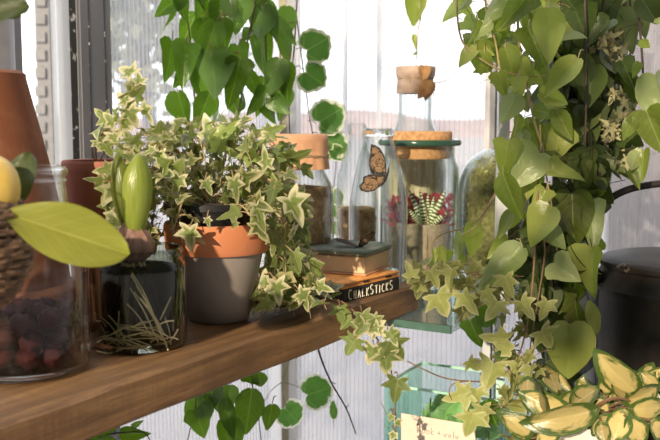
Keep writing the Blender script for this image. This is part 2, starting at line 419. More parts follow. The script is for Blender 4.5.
# left wall: window on the left, then the grey corner post, then ribbed sheet
panel('wall_left', PA, U, N, tA(112), tA(268))
post('trim_1', PA, U, N, tA(82.5), tA(112), .05, 'grey', back=.01)
post('trim_2', PA, U, N, tA(90), tA(90.7), .058, 'rubber', back=.01)
post('trim_3', PA, U, N, tA(105.5), tA(106.2), .058, 'rubber', back=.01)
post('trim_4', PA, U, N, tA(79.5), tA(83), .03, 'milky', back=.01)
post('window_seal_1', PA, U, N, tA(73), tA(79.5), .02, 'rubber', back=.01)
post('window_frame_1', PA, U, N, tA(61), tA(73), .012, 'milky', back=.004)
mb = MB(); a, b = tA(-160), tA(60)
mb.box(PA + U*a + V((0, 0, ZB)), U*(b-a), N*.004, (0, 0, ZT-ZB)); struct(mb.build('window_1', M['pane'], None, False))
post('window_frame_2', PA, U, N, tA(19), tA(26), .008, 'grey', back=.004)
# corner and back wall
post('trim_5', PA, U, N, tA(268), tA(280), .03, 'milky', back=.01)
post('trim_6', PB, UB, U, tB(280), tB(288), .03, 'olive', back=.01)
post('trim_7', PB, UB, U, tB(288), tB(295), .02, 'milky', back=.01)
panel('wall_back', PB, UB, U, tB(295), tB(484))
for k, (q0, q1) in enumerate(((343, 346), (376, 380))): post('trim_%d' % (8+k), PB, UB, U, tB(q0), tB(q1), .006, 'milky')
post('trim_10', PB, UB, U, tB(484), tB(489), .02, 'lavender', back=.01)
post('trim_11', PB, UB, U, tB(489), tB(494), .025, 'milky', back=.01)
post('trim_12', PB, UB, U, tB(494), tB(497.5), .02, 'rubber', back=.01)
post('trim_13', PB, UB, U, tB(497.5), tB(501), .022, 'copper', back=.01)
panel('wall_back', PB, UB, U, tB(501), tB(543))
post('trim_14', PB, UB, U, tB(543), tB(553), .03, 'milky', back=.01)
post('trim_15', PB, UB, U, tB(553), tB(560), .03, 'stem_dark', back=.01)
panel('wall_right', PB, UB, U, tB(560), tB(760))
# floor and ground
mb = MB(); mb.box(PL(-1.2, -2.2, -S-.03), U*3.4, N*3.2, (0, 0, .03))
struct(mb.build('floor', wood_mat('floor_boards', (.2, .17, .14), (.3, .26, .22), (.36, .32, .28), .8), None, False))
t = NT('ground'); g = t.coord('Object'); nz = t.noise(g, .6, 6.)
M['ground'] = t.end(t.pbr(t.ramp(nz, [(.35, (.36, .35, .37)), (.65, (.46, .45, .48))]), .95))
mb = MB(); mb.face([mb.vert(p) for p in ((-150, -60, -.06), (150, -60, -.06), (150, 200, -.06), (-150, 200, -.06))])
struct(mb.build('exterior_ground', M['ground'], None, False))
mb = MB(); rows = []
for j in range(5):
    row = []
    for i in range(60):
        x = -120 + 240*i/59; h = 2.1 + .5*math.sin(i*.7) + .3*math.sin(i*1.9)
        row.append(mb.vert((x, 80 + 8*j, -.06 + h*(0, .8, 1, .8, 0)[j])))
    rows.append(row)
mb.grid(rows); struct(mb.build('exterior_hills', plain('ploughed_field', (.50, .37, .35), .95, 0, .3, .4), None, True))

# ================================================================== SHELVES
def rounded_plank(L, Wd, T):
    mb = MB(); pr = []; c = .004
    for (y, z) in ((0, -T+c), (c, -T), (Wd-c, -T), (Wd, -T+c), (Wd, -c), (Wd-c, 0), (c, 0), (0, -c)): pr.append((y, z))
    rows = []
    n = 90
    for i in range(n+1):
        x = L*i/n; row = []
        for (y, z) in pr:
            w = .0022*noise.noise(V((x*14, y*9, z*40))) + (.004*noise.noise(V((x*6, 3, 1))) if y < .01 else 0)
            row.append(mb.vert((x, y + (w if y < .02 else 0), z + (w*.5 if z > -.01 else 0))))
        rows.append(row)
    mb.grid(rows, True); mb.face(rows[0]); mb.face(rows[-1][::-1]); return mb
pk = rounded_plank(1.12, .50, .0486).build('wooden_shelf', M['plank'], None, True, 30)
pk.location = PL(-.25, 0, 0); pk.rotation_euler = (0, 0, math.atan2(U.y, U.x))
tag(pk, 'thick rough-sawn brown wooden plank carrying the pots and jars', 'shelf')

GZ = -.0495                                                     # top of the glass shelf, relative to the plank top
gs = thing('glass_shelf', PL(.95, .1, GZ-.012), 'green-edged glass shelf under the end of the wooden plank', 'shelf')
mb = MB(); o = PL(.79, .36, GZ-.011)
mb.box(o, -N*.46, U*.52, (0, 0, .011)); mb.build('pane', M['glass_green'], gs, False)
mb = MB(); mb.box(o - U*.006 + V((0, 0, -.001)), -N*.46, U*.006, (0, 0, .013)); mb.build('front_edge', M['glass_edge'], gs, False)
# upright of the shelf, and a lower bench for the tank, the churn and the potted plant
c = W(502, 250, 1.72)
up = MB(); up.box((c.x-.011, c.y, 0), (.021, 0, 0), (0, .02, 0), (0, 0, 2.25)); 
tag(up.build('shelf_upright', M['white'], None, False), 'slim white upright rising behind the hanging heart-leaved vine', 'post')
c = W(486, 400, 1.66)
up = MB(); up.box((c.x-.008, c.y, S-.35), (.014, 0, 0), (0, .014, 0), (0, 0, .35+GZ-.014))
tag(up.build('shelf_bracket', M['lavender'], None, False), 'short pale grey post below the glass shelf, right of the tank', 'post')
BZ = -.35
bench = thing('potting_bench', PL(.75, -.3, -S), 'low grey wooden bench below the shelf', 'bench')
ob = MB(); bo = V((.06, 1.02, S+BZ-.03)); bx, by_ = V((1., 0, 0)), V((0, .71, 0))
ob.box(bo, bx, by_, (0, 0, .03)); ob.build('bench_top', wood_mat('bench_wood', (.16, .15, .14), (.26, .24, .22), (.33, .31, .29)), bench, False)
for (i, j) in ((0, 0), (1, 0), (0, 1), (1, 1)):
    lb = MB(); lb.box((bo.x + .02 + i*.91, bo.y + .02 + j*.62, 0), (.05, 0, 0), (0, .05, 0), (0, 0, S+BZ-.03)); lb.build('leg', M['stem_dark'], bench, False)

# ================================================================== POTS AND JARS ON THE PLANK
def base_at(px, D, z=0): 
    p = W(px, 220, D); return V((p.x, D, S+z))

# --- painted pot with variegated ivy
c = base_at(217, 1.295)
ivy = thing('potted_ivy', c, 'variegated ivy in a terracotta-rimmed taupe painted pot', 'potted plant')
mb = MB(); mb.lathe([(0, .001), (.042, .001), (.045, .004), (.0655, .1), (.0655, .104), (.060, .104), (.042, .02), (0, .02)], c); mb.build('pot_body', M['pot_grey'], ivy)
mb = MB(); mb.lathe([(.062, .099), (.071, .099), (.0735, .104), (.0755, .136), (.0735, .141), (.067, .141), (.064, .12), (.062, .099)], c); mb.build('pot_rim', M['terracotta'], ivy)
mb = MB(); mb.lathe([(.045, .11), (.058, .160), (.0625, .160), (.0625, .169), (.059, .169), (.054, .15), (.045, .11)], c + V((-.012, -.004, 0))); mb.build('nursery_pot', M['black'], ivy)
mb = MB(); mb.lathe([(0, .170), (.03, .168), (.055, .158), (.055, .15)], c + V((-.012, -.004, 0))); mb.build('soil', M['soil'], ivy)
crown = c + V((-.012, -.004, .155))
ZMIN = S; fo = MB(); st = MB()
paths = [  # pixel, pixel, depth
 [(212, 205, 1.28), (185, 170, 1.27), (150, 155, 1.29), (128, 160, 1.30), (118, 180, 1.30), (116, 210, 1.29)],
 [(208, 205, 1.28), (170, 180, 1.24), (140, 185, 1.22), (128, 215, 1.22), (135, 238, 1.22)],
 [(212, 205, 1.28), (190, 165, 1.30), (165, 140, 1.33), (140, 135, 1.34), (122, 140, 1.35)],
 [(213, 205, 1.28), (205, 160, 1.30), (198, 135, 1.31), (190, 125, 1.30)],
 [(216, 205, 1.28), (225, 160, 1.30), (230, 135, 1.30), (238, 128, 1.28)],
 [(220, 205, 1.28), (245, 165, 1.28), (265, 150, 1.29), (280, 155, 1.29), (292, 175, 1.29), (295, 200, 1.30)],
 [(222, 205, 1.28), (250, 180, 1.24), (270, 180, 1.22), (280, 200, 1.22), (285, 230, 1.24), (284, 260, 1.28), (298, 285, 1.32)],
 [(222, 205, 1.29), (260, 175, 1.30), (280, 200, 1.31), (283, 240, 1.34), (272, 275, 1.35), (262, 300, 1.33)],
 [(222, 205, 1.29), (262, 178, 1.32), (280, 190, 1.36), (290, 225, 1.38), (298, 260, 1.38), (310, 286, 1.36), (322, 297, 1.36)],
 [(200, 205, 1.26), (185, 200, 1.21), (178, 215, 1.20), (172, 235, 1.2)],
 [(225, 205, 1.26), (240, 205, 1.21), (250, 215, 1.20), (255, 225, 1.2)],
]
for p in paths:
    pts = stem_path(st, p, .0013); L = sum((a-b).length for a, b in zip(pts, pts[1:]))
    along(fo, st, pts[4:], int(L*95), ['ivy', 'ivy', 'ivy2'], (.018, .036), .018, .7, .5)
fill(fo, st, [(118, 150), (150, 132), (190, 118), (235, 122), (270, 132), (288, 155), (294, 185), (280, 205), (245, 205), (225, 196), (180, 196), (150, 210), (125, 205)], 185, (1.20, 1.42), ['ivy', 'ivy', 'ivy2'], (.015, .034), .35, .6, crown)
fill(fo, st, [(165, 168), (262, 168), (258, 214), (165, 214)], 70, (1.30, 1.42), ['ivy', 'ivy2'], (.02, .036), .3, .9, None, (0, .15))  # darkest leaves fill the gaps, standing in for shade under the ivy
fill(fo, st, [(112, 175), (160, 180), (165, 235), (150, 246), (120, 240), (112, 215)], 48, (1.22, 1.34), ['ivy', 'ivy2'], (.020, .036), .6, .6, crown, (0, .6))
fill(fo, st, [(258, 180), (294, 185), (302, 225), (310, 262), (324, 298), (300, 302), (255, 312), (252, 285), (270, 255), (268, 215)], 130, (1.27, 1.42), ['ivy', 'ivy2'], (.02, .038), .6, .6, crown, (0, .8))
fill(fo, st, [(250, 288), (300, 275), (325, 290), (328, 304), (300, 305), (252, 314)], 46, (1.27, 1.36), ['ivy', 'ivy2'], (.022, .04), .1, .6, None, (.2, 1))
for h in [('ivy', 190, 226, 190, 254, 1.185, 1.05), ('ivy', 256, 203, 266, 230, 1.18, .9), ('ivy', 287, 196, 308, 226, 1.19, 1.0), ('ivy', 233, 178, 240, 205, 1.2, .75),
          ('ivy', 268, 168, 262, 145, 1.22, .8), ('ivy', 243, 152, 272, 166, 1.24, .7), ('ivy', 293, 252, 302, 274, 1.22, .9), ('ivy', 216, 152, 226, 128, 1.25, .9),
          ('ivy', 222, 138, 240, 118, 1.27, .9), ('ivy', 212, 140, 203, 112, 1.28, 1.0), ('ivy', 205, 180, 212, 196, 1.2, 1.0), ('ivy', 276, 280, 281, 308, 1.25, .9),
          ('ivy', 270, 300, 253, 314, 1.24, .9), ('ivy', 180, 175, 172, 200, 1.2, .8), ('ivy', 150, 178, 144, 202, 1.21, .8), ('ivy', 165, 160, 188, 170, 1.22, .7),
          ('ivy', 207, 218, 210, 229, 1.19, .9), ('ivy', 237, 222, 231, 230, 1.19, .8), ('ivy', 160, 150, 158, 172, 1.23, .9), ('ivy', 315, 285, 335, 292, 1.28, .9), ('ivy', 298, 292, 318, 305, 1.26, .9)]:
    hero(fo, h[0], h[1], h[2], h[3], h[4], h[5], h[6]*.85, tilt=.45, rn=R.uniform(.55, 1) if h[2] > 160 else R.uniform(1.2, 1.7), to=W(h[1] + (222-h[1])*.22, h[2] - 6, h[5]+.04), stems=st)  # top leaves paler: light from behind put into their colour by rn
st.build('stems', M['stem_light'], ivy); fo.build('foliage', LM['ivy'], ivy, True, 0)

ZMIN = None
# --- ivy sprig growing out of the rose pot at the back
c = base_at(103, 1.36)
rp = thing('terracotta_pot', c, 'tall plain rose-brown terracotta pot behind the dark bulb jar', 'pot')
nf = lambda a, r, z: V((math.cos(a), math.sin(a), 0)) * .0012*noise.noise(V((math.cos(a)*3, math.sin(a)*3, z*25)))
mb = MB(); mb.lathe([(0, 0), (.042, 0), (.045, .004), (.0565, .205), (.0575, .21), (.058, .222), (.056, .225), (.052, .224), (.050, .2), (.04, .02), (0, .02)], c, fn=nf); mb.build('pot_wall', M['terracotta_rose'], rp)
mb = MB(); mb.lathe([(0, .203), (.0495, .2), (.0495, .19)], c); mb.build('soil', M['soil'], rp)
fo = MB(); st = MB()
pts = stem_path(st, [(97, 166, 1.37), (96, 145, 1.34), (101, 135, 1.33), (118, 122, 1.32), (130, 108, 1.32), (140, 90, 1.32), (143, 78, 1.32)], .0016)
p2 = stem_path(st, [(97, 166, 1.37), (92, 150, 1.35), (93, 132, 1.34), (101, 128, 1.34)], .0012)
p3 = stem_path(st, [(100, 160, 1.36), (112, 140, 1.34), (120, 133, 1.34)], .0012)
along(fo, st, pts[6:], 16, ['ivy', 'ivy2'], (.02, .036), .016, .8, .1, rnr=(.5, 1))
for h in [(140, 84, 138, 70), (128, 103, 116, 92), (128, 108, 138, 128), (116, 124, 102, 112), (112, 132, 118, 150), (122, 122, 136, 122), (104, 142, 112, 158), (134, 98, 147, 86), (96, 140, 102, 152)]:
    hero(fo, 'ivy', h[0], h[1], h[2], h[3], 1.31, 1.05, tilt=.35, rn=R.uniform(.5, 1))
st.build('stems', M['stem_light'], rp); fo.build('ivy_sprig', LM['ivy'], rp, True, 0)

# --- upturned forcing pot at the far left
c = base_at(-26, 1.2)
mb = MB(); 
prof = [(0, .345), (.02, .347), (.066, .347), (.0715, .343), (.0715, .338), (.0855, .28), (.099, .22), (.109, .17), (.120, .07), (.126, .066), (.128, .06), (.128, .0), (.118, 0), (.112, .06), (.062, .33), (0, .33)]
fp = tag(mb.lathe(prof, c - V((0, 0, 0)), 72, fn=nf).build('terracotta_pot', M['terracotta_old'], None, loc=c), 'large dark terracotta pot standing upside down behind the fruit jar', 'pot')

# --- fruit jar in front
c = base_at(24, 1.022)
fj = thing('glass_jar', c, 'clear wide-necked glass jar half full of dark dried fruit', 'jar')
def jar(prof_out, c, t=.003, floor=.009):
    """outer wall up, rounded lip, inner wall down to a thick floor"""
    pr = [(0, .0)] + prof_out
    inner = [(max(r-t, .001), z) for r, z in reversed(prof_out) if z > floor+.004]
    top = prof_out[-1]
    pr += [(top[0]-t*.5, top[1]+t*.6)] + inner + [(max(prof_out[1][0]-t*2.2, .002), floor), (0, floor*.8)]
    return MB().lathe(pr, c, 72)
jar([(.060, 0), (.066, .003), (.068, .009), (.068, .105), (.0665, .122), (.061, .142), (.0545, .158), (.0505, .172), (.0475, .195), (.0460, .212), (.0460, .221), (.0485, .223), (.0490, .228), (.0465, .2305)], c).build('jar_wall', M['glass_jar'], fj, True, 50)
MB().lathe([(0, .0005), (.0585, .0005), (.0645, .0035), (.0665, .009), (.0655, .0105), (.0600, .0085), (.05, .0078), (0, .0075)], c, 72).build('jar_base', M['glass_bottle'], fj, True, 50)
mb = MB(); mb.lathe([(.0462, .2135), (.0478, .2145), (.0478, .2165), (.0462, .2175)], c); mb.build('thread_ring', M['glass_jar'], fj)
t = NT('dried_fruit'); q = t.noise(t.coord(), 40., 5.)
M['fruit'] = t.end(t.pbr(t.ramp(q, [(.3, (.014, .003, .004)), (.7, (.048, .010, .010))]), .65, 0., t.bump(q, .6, .004), Specular_IOR_Level=.12))
k = 0
for lay, (zz, rr, n) in enumerate(((.0235, .046, 10), (.0235, .018, 3), (.045, .046, 10), (.046, .018, 3), (.064, .045, 9), (.066, .017, 3))):
    for i in range(n):
        a = 2*PI*i/n + lay*.35
        p = c + V((rr*math.cos(a), rr*math.sin(a), zz + R.uniform(-.002, .003)))
        o = MB().ball(V(p), .0138, 14, 10, 0, (1, 1, .85), .35, R.uniform(0, 50)).build('dried_fruit', M['fruit'], None, loc=p)
        tag(o, 'wrinkled dark red dried fruit heaped in the clear glass jar', 'fruit', 'dried fruit in the front jar'); k += 1

# --- bulb jar
c = base_at(137, 1.142)
bj = thing('bulb_vase', c, 'squat smoky green glass vase with pale roots inside', 'vase')
jar([(.052, 0), (.058, .003), (.0605, .010), (.0605, .098), (.0595, .106), (.056, .112), (.055, .114), (.0565, .117), (.0565, .121), (.0548, .1235)], c, .003).build('vase_wall', M['glass_dark'], bj, True, 50)
mb = MB(); mb.lathe([(0, .0095), (.045, .0095), (.047, .012), (.047, .101), (0, .101)], c)
t = NT('water_shade_tint')  # shade inside the vase, put into the dark tint of a shrunken water core
M['water_shade_core'] = t.end(t.n('MixShader', i_0=.01, i_1=t.n('BsdfTransparent', i_Color=(.17, .17, .13)).outputs[0], i_2=t.n('BsdfGlossy', i_Roughness=.05).outputs[0]).outputs[0])
mb.build('water_shade_core', M['water_shade_core'], bj)
hy = thing('bulb_plant', c + V((0, 0, .104)), 'hyacinth bulb sprouting two broad upright leaves from the smoky vase', 'plant')
bc = W(133, 245, 1.142)
mb = MB(); rows = []
mb.lathe([(0, -.022), (.012, -.022), (.023, -.012), (.026, .0), (.022, .012), (.013, .024), (.008, .032), (0, .034)], bc, 32, fn=lambda a, r, z: V((math.cos(a), math.sin(a), 0))*.0015*math.sin(a*9 + z*60))
t = NT('bulb_skin'); q = t.noise(t.coord('Object', (60., 60., 8.)), 1.5, 5.)
mb.build('bulb', t.end(t.pbr(t.ramp(q, [(.3, (.12, .06, .045)), (.7, (.33, .19, .13))]), .6, 0., t.bump(q, .6, .003))), hy)
rt = MB()
for i in range(46):
    a = R.uniform(0, 2*PI); r0 = R.uniform(.003, .014); r1 = R.uniform(.02, .05)
    p0 = bc + V((r0*math.cos(a), r0*math.sin(a), -.02)); zf = c.z + R.uniform(.012, .02)
    a2 = a + R.uniform(-.6, .6)
    p1 = V((c.x + r1*.7*math.cos(a2), c.y + r1*.7*math.sin(a2), p0.z*.45 + zf*.55))
    p2 = V((c.x + r1*math.cos(a2), c.y + r1*math.sin(a2), zf)); a3 = a2 + R.uniform(.4, 1.6)*R.choice((-1, 1))
    p3 = V((c.x + r1*math.cos(a3), c.y + r1*math.sin(a3), zf + R.uniform(0, .006)))
    rt.tube(smooth_path([p0, p1, p2, p3], 6), R.uniform(.0006, .0011), 5)
for (x0, y0, x1, y1) in [(131, 275, 167, 345), (132, 273, 155, 318), (127, 304, 150, 335), (134, 292, 160, 330), (145, 300, 168, 350), (95, 313, 120, 338), (97, 320, 108, 345), (108, 315, 125, 340), (171, 297, 160, 320), (133, 278, 163, 340), (136, 285, 166, 343), (130, 288, 158, 342), (140, 298, 165, 335), (119, 311, 116, 340), (165, 318, 171, 345)]:
    f_ = lambda x: 1.142 - math.sqrt(max(.0001, .0535**2 - (abs(x-137)/F*1.09)**2))
    xm = (x0+x1)/2 + 1
    rt.tube(smooth_path([W(x0, y0, f_(x0)), W(xm, (y0+y1)/2 - 2, f_(xm)), W(x1, y1, f_(x1))], 4), .0009, 5)
for i in range(46):
    x, y = R.uniform(104, 170), R.uniform(322, 349); L_ = R.uniform(14, 40); an = R.uniform(-.5, .45)
    x1, y1 = min(178, max(97, x + L_*R.choice((-1, 1)))), min(351, max(300, y + L_*math.sin(an)))
    Dd = 1.142 - math.sqrt(max(.0001, .052**2 - ((min(abs(x-137), 45)/F*1.1)**2)))*R.uniform(.93, 1.04)
    rt.tube(smooth_path([W(x, y, Dd), W((x+x1)/2, (y+y1)/2 + R.uniform(-5, 4), Dd), W(x1, y1, Dd + .006)], 4), R.uniform(.0006, .0010), 5)
rt.build('roots', plain('roots', (.85, .72, .45), .6, 0, .2, 80), hy)
def spear(name, bx, by, tx, ty, D, wpx, tilt, lean, rn):
    """fleshy keeled bulb leaf: a boat-shaped blade with real thickness"""
    b, t_ = W(bx, by, D), W(tx, ty, D + lean); ax = t_ - b; L = ax.length; e = ax.normalized()
    n = (CAM - b).normalized(); n = (n - e*n.dot(e)).normalized(); n = Matrix.Rotation(tilt, 3, e) @ n; sx = e.cross(n)
    m_ = MB(); rows = []; K = 18; wd = wpx/F*D/2
    for i in range(K+1):
        f = i/K; w = wd*(.42 + .58*math.sin(min(1, f/.62)*PI/2)) if f < .62 else wd*math.cos((f-.62)/.38*PI/2)**.75
        w = max(w, .0004); row = []
        for s_ in range(20):
            a = 2*PI*s_/20; x = math.cos(a); y = math.sin(a)
            cup = -.55*w*x*x; th = .0022*min(1, w/.006)
            row.append(m_.vert(b + ax*f + sx*(w*x) + n*(cup + th*y + .012*math.sin(f*PI)), (x*.4, f, abs(x)), rn))
        rows.append(row)
    m_.grid(rows, True); m_.face(rows[0]); m_.face(rows[-1]); return m_.build(name, LM['bulb'], hy, True, 70)
spear('leaf', 130, 240, 117, 151, 1.15, 23, -.5, .0, .35)
spear('leaf', 135, 242, 139, 153, 1.135, 31, .25, .0, .9)

# --- silvery plant tucked between the pots
c = base_at(103, 1.235)
sp = thing('silver_plant', c, 'small grey-leaved plant tucked behind the smoky bulb vase', 'plant')
mb = MB(); mb.lathe([(0, 0), (.022, 0), (.028, .105), (.03, .108), (.026, .108), (.02, .02), (0, .02)], c); mb.build('pot', M['terracotta_rose'], sp)
fo = MB(); cc = c + V((0, 0, .108))
for i in range(46):
    a = R.uniform(0, 2*PI); e = R.uniform(.1, .8)
    leaf(fo, 'oval', cc + V((.012*math.cos(a), .012*math.sin(a), R.uniform(0, .012))), V((math.cos(a), math.sin(a), e)), V((0, -.5, 1)) + rv(.5), R.uniform(.02, .036), .7)
fo.build('foliage', LM['silver'], sp, True, 0)

# --- paper-capped bottle behind the ivy
c = base_at(299, 1.6)
pj = thing('capped_jar', c, 'tall glass jar of brown bark capped with brown paper and twine', 'jar')
jar([(.054, 0), (.060, .004), (.0615, .012), (.0615, .150), (.059, .170), (.050, .190), (.045, .198), (.045, .232), (.046, .24)], c).build('jar_wall', M['glass_cap'], pj, True, 50)
mb = MB(); mb.lathe([(0, .2605), (.045, .2605), (.0505, .258), (.0515, .25), (.0505, .222), (.0535, .2), (.052, .2), (.0485, .221), (.0485, .25), (0, .255)], c, 64, fn=lambda a, r, z: V((math.cos(a), math.sin(a), 0))*(.0016*math.sin(a*17 + 2*math.sin(a*5)) if z < .245 else 0)); mb.build('paper_cap', M['kraft'], pj, True, 60)
mb = MB(); 
for dz in (0, .0024): mb.tube([c + V((.0522*math.cos(i*PI/24), .0522*math.sin(i*PI/24), .222 + dz + .001*math.sin(i*.7))) for i in range(49)], .0011, 6)
mb.build('twine', M['twine'], pj)
t = NT('bark_chips'); q = t.noise(t.coord(), 75., 5., .7)
M['bark'] = t.end(t.pbr(t.ramp(q, [(.3, (.20, .10, .045)), (.5, (.58, .36, .17)), (.7, (.85, .62, .36))]), .85, 0., t.bump(q, 1., .006)))
def filling(name, c, r, z0, z1, mat, parent, bumpy=.007):
    """loose contents filling a jar"""
    m_ = MB(); pr = [(0, z0)] + [(r, z0 + .001 + (z1-z0)*i/12) for i in range(13)] + [(r*.6, z1+.004), (0, z1+.006)]
    m_.lathe(pr, c, 64, fn=lambda a, rr, z: V((math.cos(a), math.sin(a), .6))*bumpy*noise.noise(V((math.cos(a)*r*170, math.sin(a)*r*170, z*170)))*(rr > 0))
    o = m_.build(name, mat, parent, True, 0); o['kind'] = 'stuff'; return o
filling('bark_chips', c, .0545, .012, .165, M['bark'], pj)

# --- books and chalk box
bu = V((.627, .777, 0)).normalized(); bw = V((-bu.y, bu.x, 0)); bn = -bw
A = V((.0275, 1.403, S)) + bw*.008
cb = thing('chalk_box', A + bu*.076 + bw*.05, 'slim black wooden box lettered CHALKSTICKS at the plank edge', 'box')
M['slate'] = plain('blackboard_paint', (.028, .022, .018), .8, 0, .5, 45, .3)
def bevbox(mb, o, ax, ay, az, b=.0015):
    """box with chamfered edges"""
    o, ax, ay, az = V(o), V(ax), V(ay), V(az); L = (ax.length, ay.length, az.length); e = (ax.normalized(), ay.normalized(), az.normalized())
    rows = []
    for z, ins in ((0, b), (b, 0), (L[2]-b, 0), (L[2], b)):
        pts = []
        for (x, y) in ((b, 0), (L[0]-b, 0), (L[0], b), (L[0], L[1]-b), (L[0]-b, L[1]), (b, L[1]), (0, L[1]-b), (0, b)):
            cx, cy = L[0]/2, L[1]/2
            xx = x + (ins if x < cx else -ins); yy = y + (ins if y < cy else -ins)
            pts.append(mb.vert(o + e[0]*xx + e[1]*yy + e[2]*z))
        rows.append(pts)
    mb.grid(rows, True); mb.face(rows[0][::-1]); mb.face(rows[-1]); return mb
bevbox(MB(), A, bu*.153, bw*.115, (0, 0, .021)).build('box_body', M['slate'], cb, True, 30)
def arc(cx, cy, rx, ry, a0, a1, n=10): return [(cx + rx*math.cos(math.radians(a0 + (a1-a0)*i/n)), cy + ry*math.sin(math.radians(a0 + (a1-a0)*i/n))) for i in range(n+1)]
GL = {'C': [arc(.38, .5, .36, .5, 55, 305)], 'H': [[(.05, 0), (.1, 1)], [(.55, 0), (.58, 1)], [(.06, .5), (.57, .55)]], 'A': [[(0, 0), (.3, 1), (.62, 0)], [(.12, .38), (.5, .4)]],
      'L': [[(.1, 1), (.08, 0), (.58, .06)]], 'K': [[(.1, 0), (.1, 1)], [(.58, 1), (.12, .45), (.62, 0)]], 'S': [arc(.32, .75, .26, .25, 40, 270, 8) + arc(.32, .25, .27, .25, 90, -140, 8)],
      'T': [[(0, .95), (.62, 1)], [(.32, 1), (.3, 0)]], 'I': [[(.12, 0), (.14, 1)]],
      'B': [[(.08, 0), (.08, 1)], arc(.1, .76, .34, .24, 90, -90, 6) + arc(.1, .26, .42, .26, 90, -90, 6)], 'o': [arc(.3, .27, .26, .27, 0, 360, 12)], 'k': [[(.08, 0), (.1, 1)], [(.48, .6), (.1, .3), (.5, 0)]],
      '+': [[(.05, .35), (.6, .38)], [(.32, .1), (.34, .66)]], '~': [[(.02, .5), (.12, .02), (.24, .45), (.36, .02), (.5, .55)]], 'l': [[(.1, .0), (.2, 1)]]}
def lettering(mb, text, o, ex, ey, off, size, r, small=.8, widths={'I': .3, 'l': .3}, gap=.16, tall='C S'):
    x = 0.
    for k, ch in enumerate(text):
        if ch == ' ': x += size*.25; continue
        h = size if (k == 0 or (ch == 'S' and text[:k].endswith('K'))) else size*small
        for stq in GL[ch]:
            pts = [o + ex*(x + a*h*.82) + ey*(b*h + .0004*math.sin(x*900)) + off for a, b in stq]
            mb.tube(pts, r, 6)
        x += h*(widths.get(ch, .62)*.82 + gap)
    return x
lt = MB(); lettering(lt, 'CHALKSTICKS', A + bu*.012 + V((0, 0, .0032)), bu, V((0, 0, 1)), bn*.0003, .0155, .0009, .82, gap=.36)
lt.build('lettering', plain('chalk_paint', (.82, .76, .62), .8), cb)
ob_ = thing('orange_book', A + bu*.08 + bw*.05 + V((0, 0, .021)), 'thin worn orange board book on top of the black box', 'book')
o = A + bu*-.002 + bn*-.001 + V((0, 0, .0213))
M['orange'] = plain('orange_board', (.72, .30, .07), .7, 0, .3, 60, .3)
bevbox(MB(), o, bu*.158, bw*.112, (0, 0, .0028), .0008).build('cover', M['orange'], ob_, True, 30)
bevbox(MB(), o + bu*.003 + bw*.003 + V((0, 0, .0028)), bu*.152, bw*.106, (0, 0, .004), .0004).build('pages', M['kraft'], ob_, True, 30)
bevbox(MB(), o + V((0, 0, .0068)), bu*.158, bw*.112, (0, 0, .0028), .0008).build('cover', M['orange'], ob_, True, 30)
for q in (.056, .118):
    MB().box(o + bu*q + bn*.0006 + V((0, 0, .0035)), bu*.014, bw*.002, (0, 0, .0026)).build('dark_mark', M['slate'], ob_, False)
gu = V((.42, .907, 0)).normalized(); gw = V((-gu.y, gu.x, 0)); G = V((.0585, 1.474, S + .0312))
gb = thing('green_book', G + gu*.06 + gw*.08, 'old thick book with scuffed grey-green cover on the orange book', 'book')
t = NT('page_block'); q = t.n('TexWave', i_Scale=260., i_Distortion=1.5, bands_direction='Z'); t.put(q.inputs['Vector'], t.coord()); q = q.outputs['Fac']; nz = t.noise(t.coord(), 40., 4.)
pg = t.end(t.pbr(t.mix(q, t.ramp(nz, [(.3, (.46, .31, .17)), (.7, (.66, .48, .29))]), (.80, .62, .40)), .9, 0., t.bump(q, .3, .001)))
t = NT('scuffed_cover'); nz = t.noise(t.coord(), 32., 5., .7)
gc = t.end(t.pbr(t.ramp(nz, [(.42, (.105, .135, .095)), (.58, (.17, .185, .14)), (.66, (.30, .25, .18))]), .7, 0., t.bump(nz, .3, .002)))
bevbox(MB(), G + gu*.004 + gw*.004 + V((0, 0, .003)), gu*.112, gw*.13, (0, 0, .027), .0012).build('page_block', pg, gb, True, 30)
bevbox(MB(), G, gu*.12, gw*.138, (0, 0, .003), .001).build('back_cover', M['kraft'], gb, True, 30)
bevbox(MB(), G + V((0, 0, .030)), gu*.122, gw*.138, (0, 0, .0115), .003).build('front_cover', gc, gb, True, 30)
bevbox(MB(), G + gw*.134 + V((0, 0, .002)), gu*.12, gw*.006, (0, 0, .032), .002).build('spine', gc, gb, True, 30)

# --- butterflies
def wing_mat(name, base, base2, dots=(.8, .75, .65)):
    t = NT(name); lf = t.attr('lf'); x = t.n('SeparateXYZ', i_0=lf); E = x.outputs[2]
    vo = t.n('TexVoronoi', feature='DISTANCE_TO_EDGE', i_Scale=3.2, i_Vector=lf).outputs['Distance']
    v2 = t.n('TexVoronoi', feature='F1', i_Scale=11., i_Vector=lf).outputs['Distance']
    c = t.mix(t.noise(lf, 3.), base, base2)
    c = t.mix(t.math('LESS_THAN', vo, .06), c, (.02, .012, .01))
    rim = t.math('GREATER_THAN', E, .8)
    c = t.mix(rim, c, (.02, .013, .012)); c = t.mix(t.math('MULTIPLY', rim, t.math('LESS_THAN', v2, .22)), c, dots)
    p = t.pbr(c, .7); tl = t.n('BsdfTranslucent', i_Color=c).outputs[0]
    return t.end(t.n('MixShader', i_0=.4, i_1=p, i_2=tl).outputs[0])
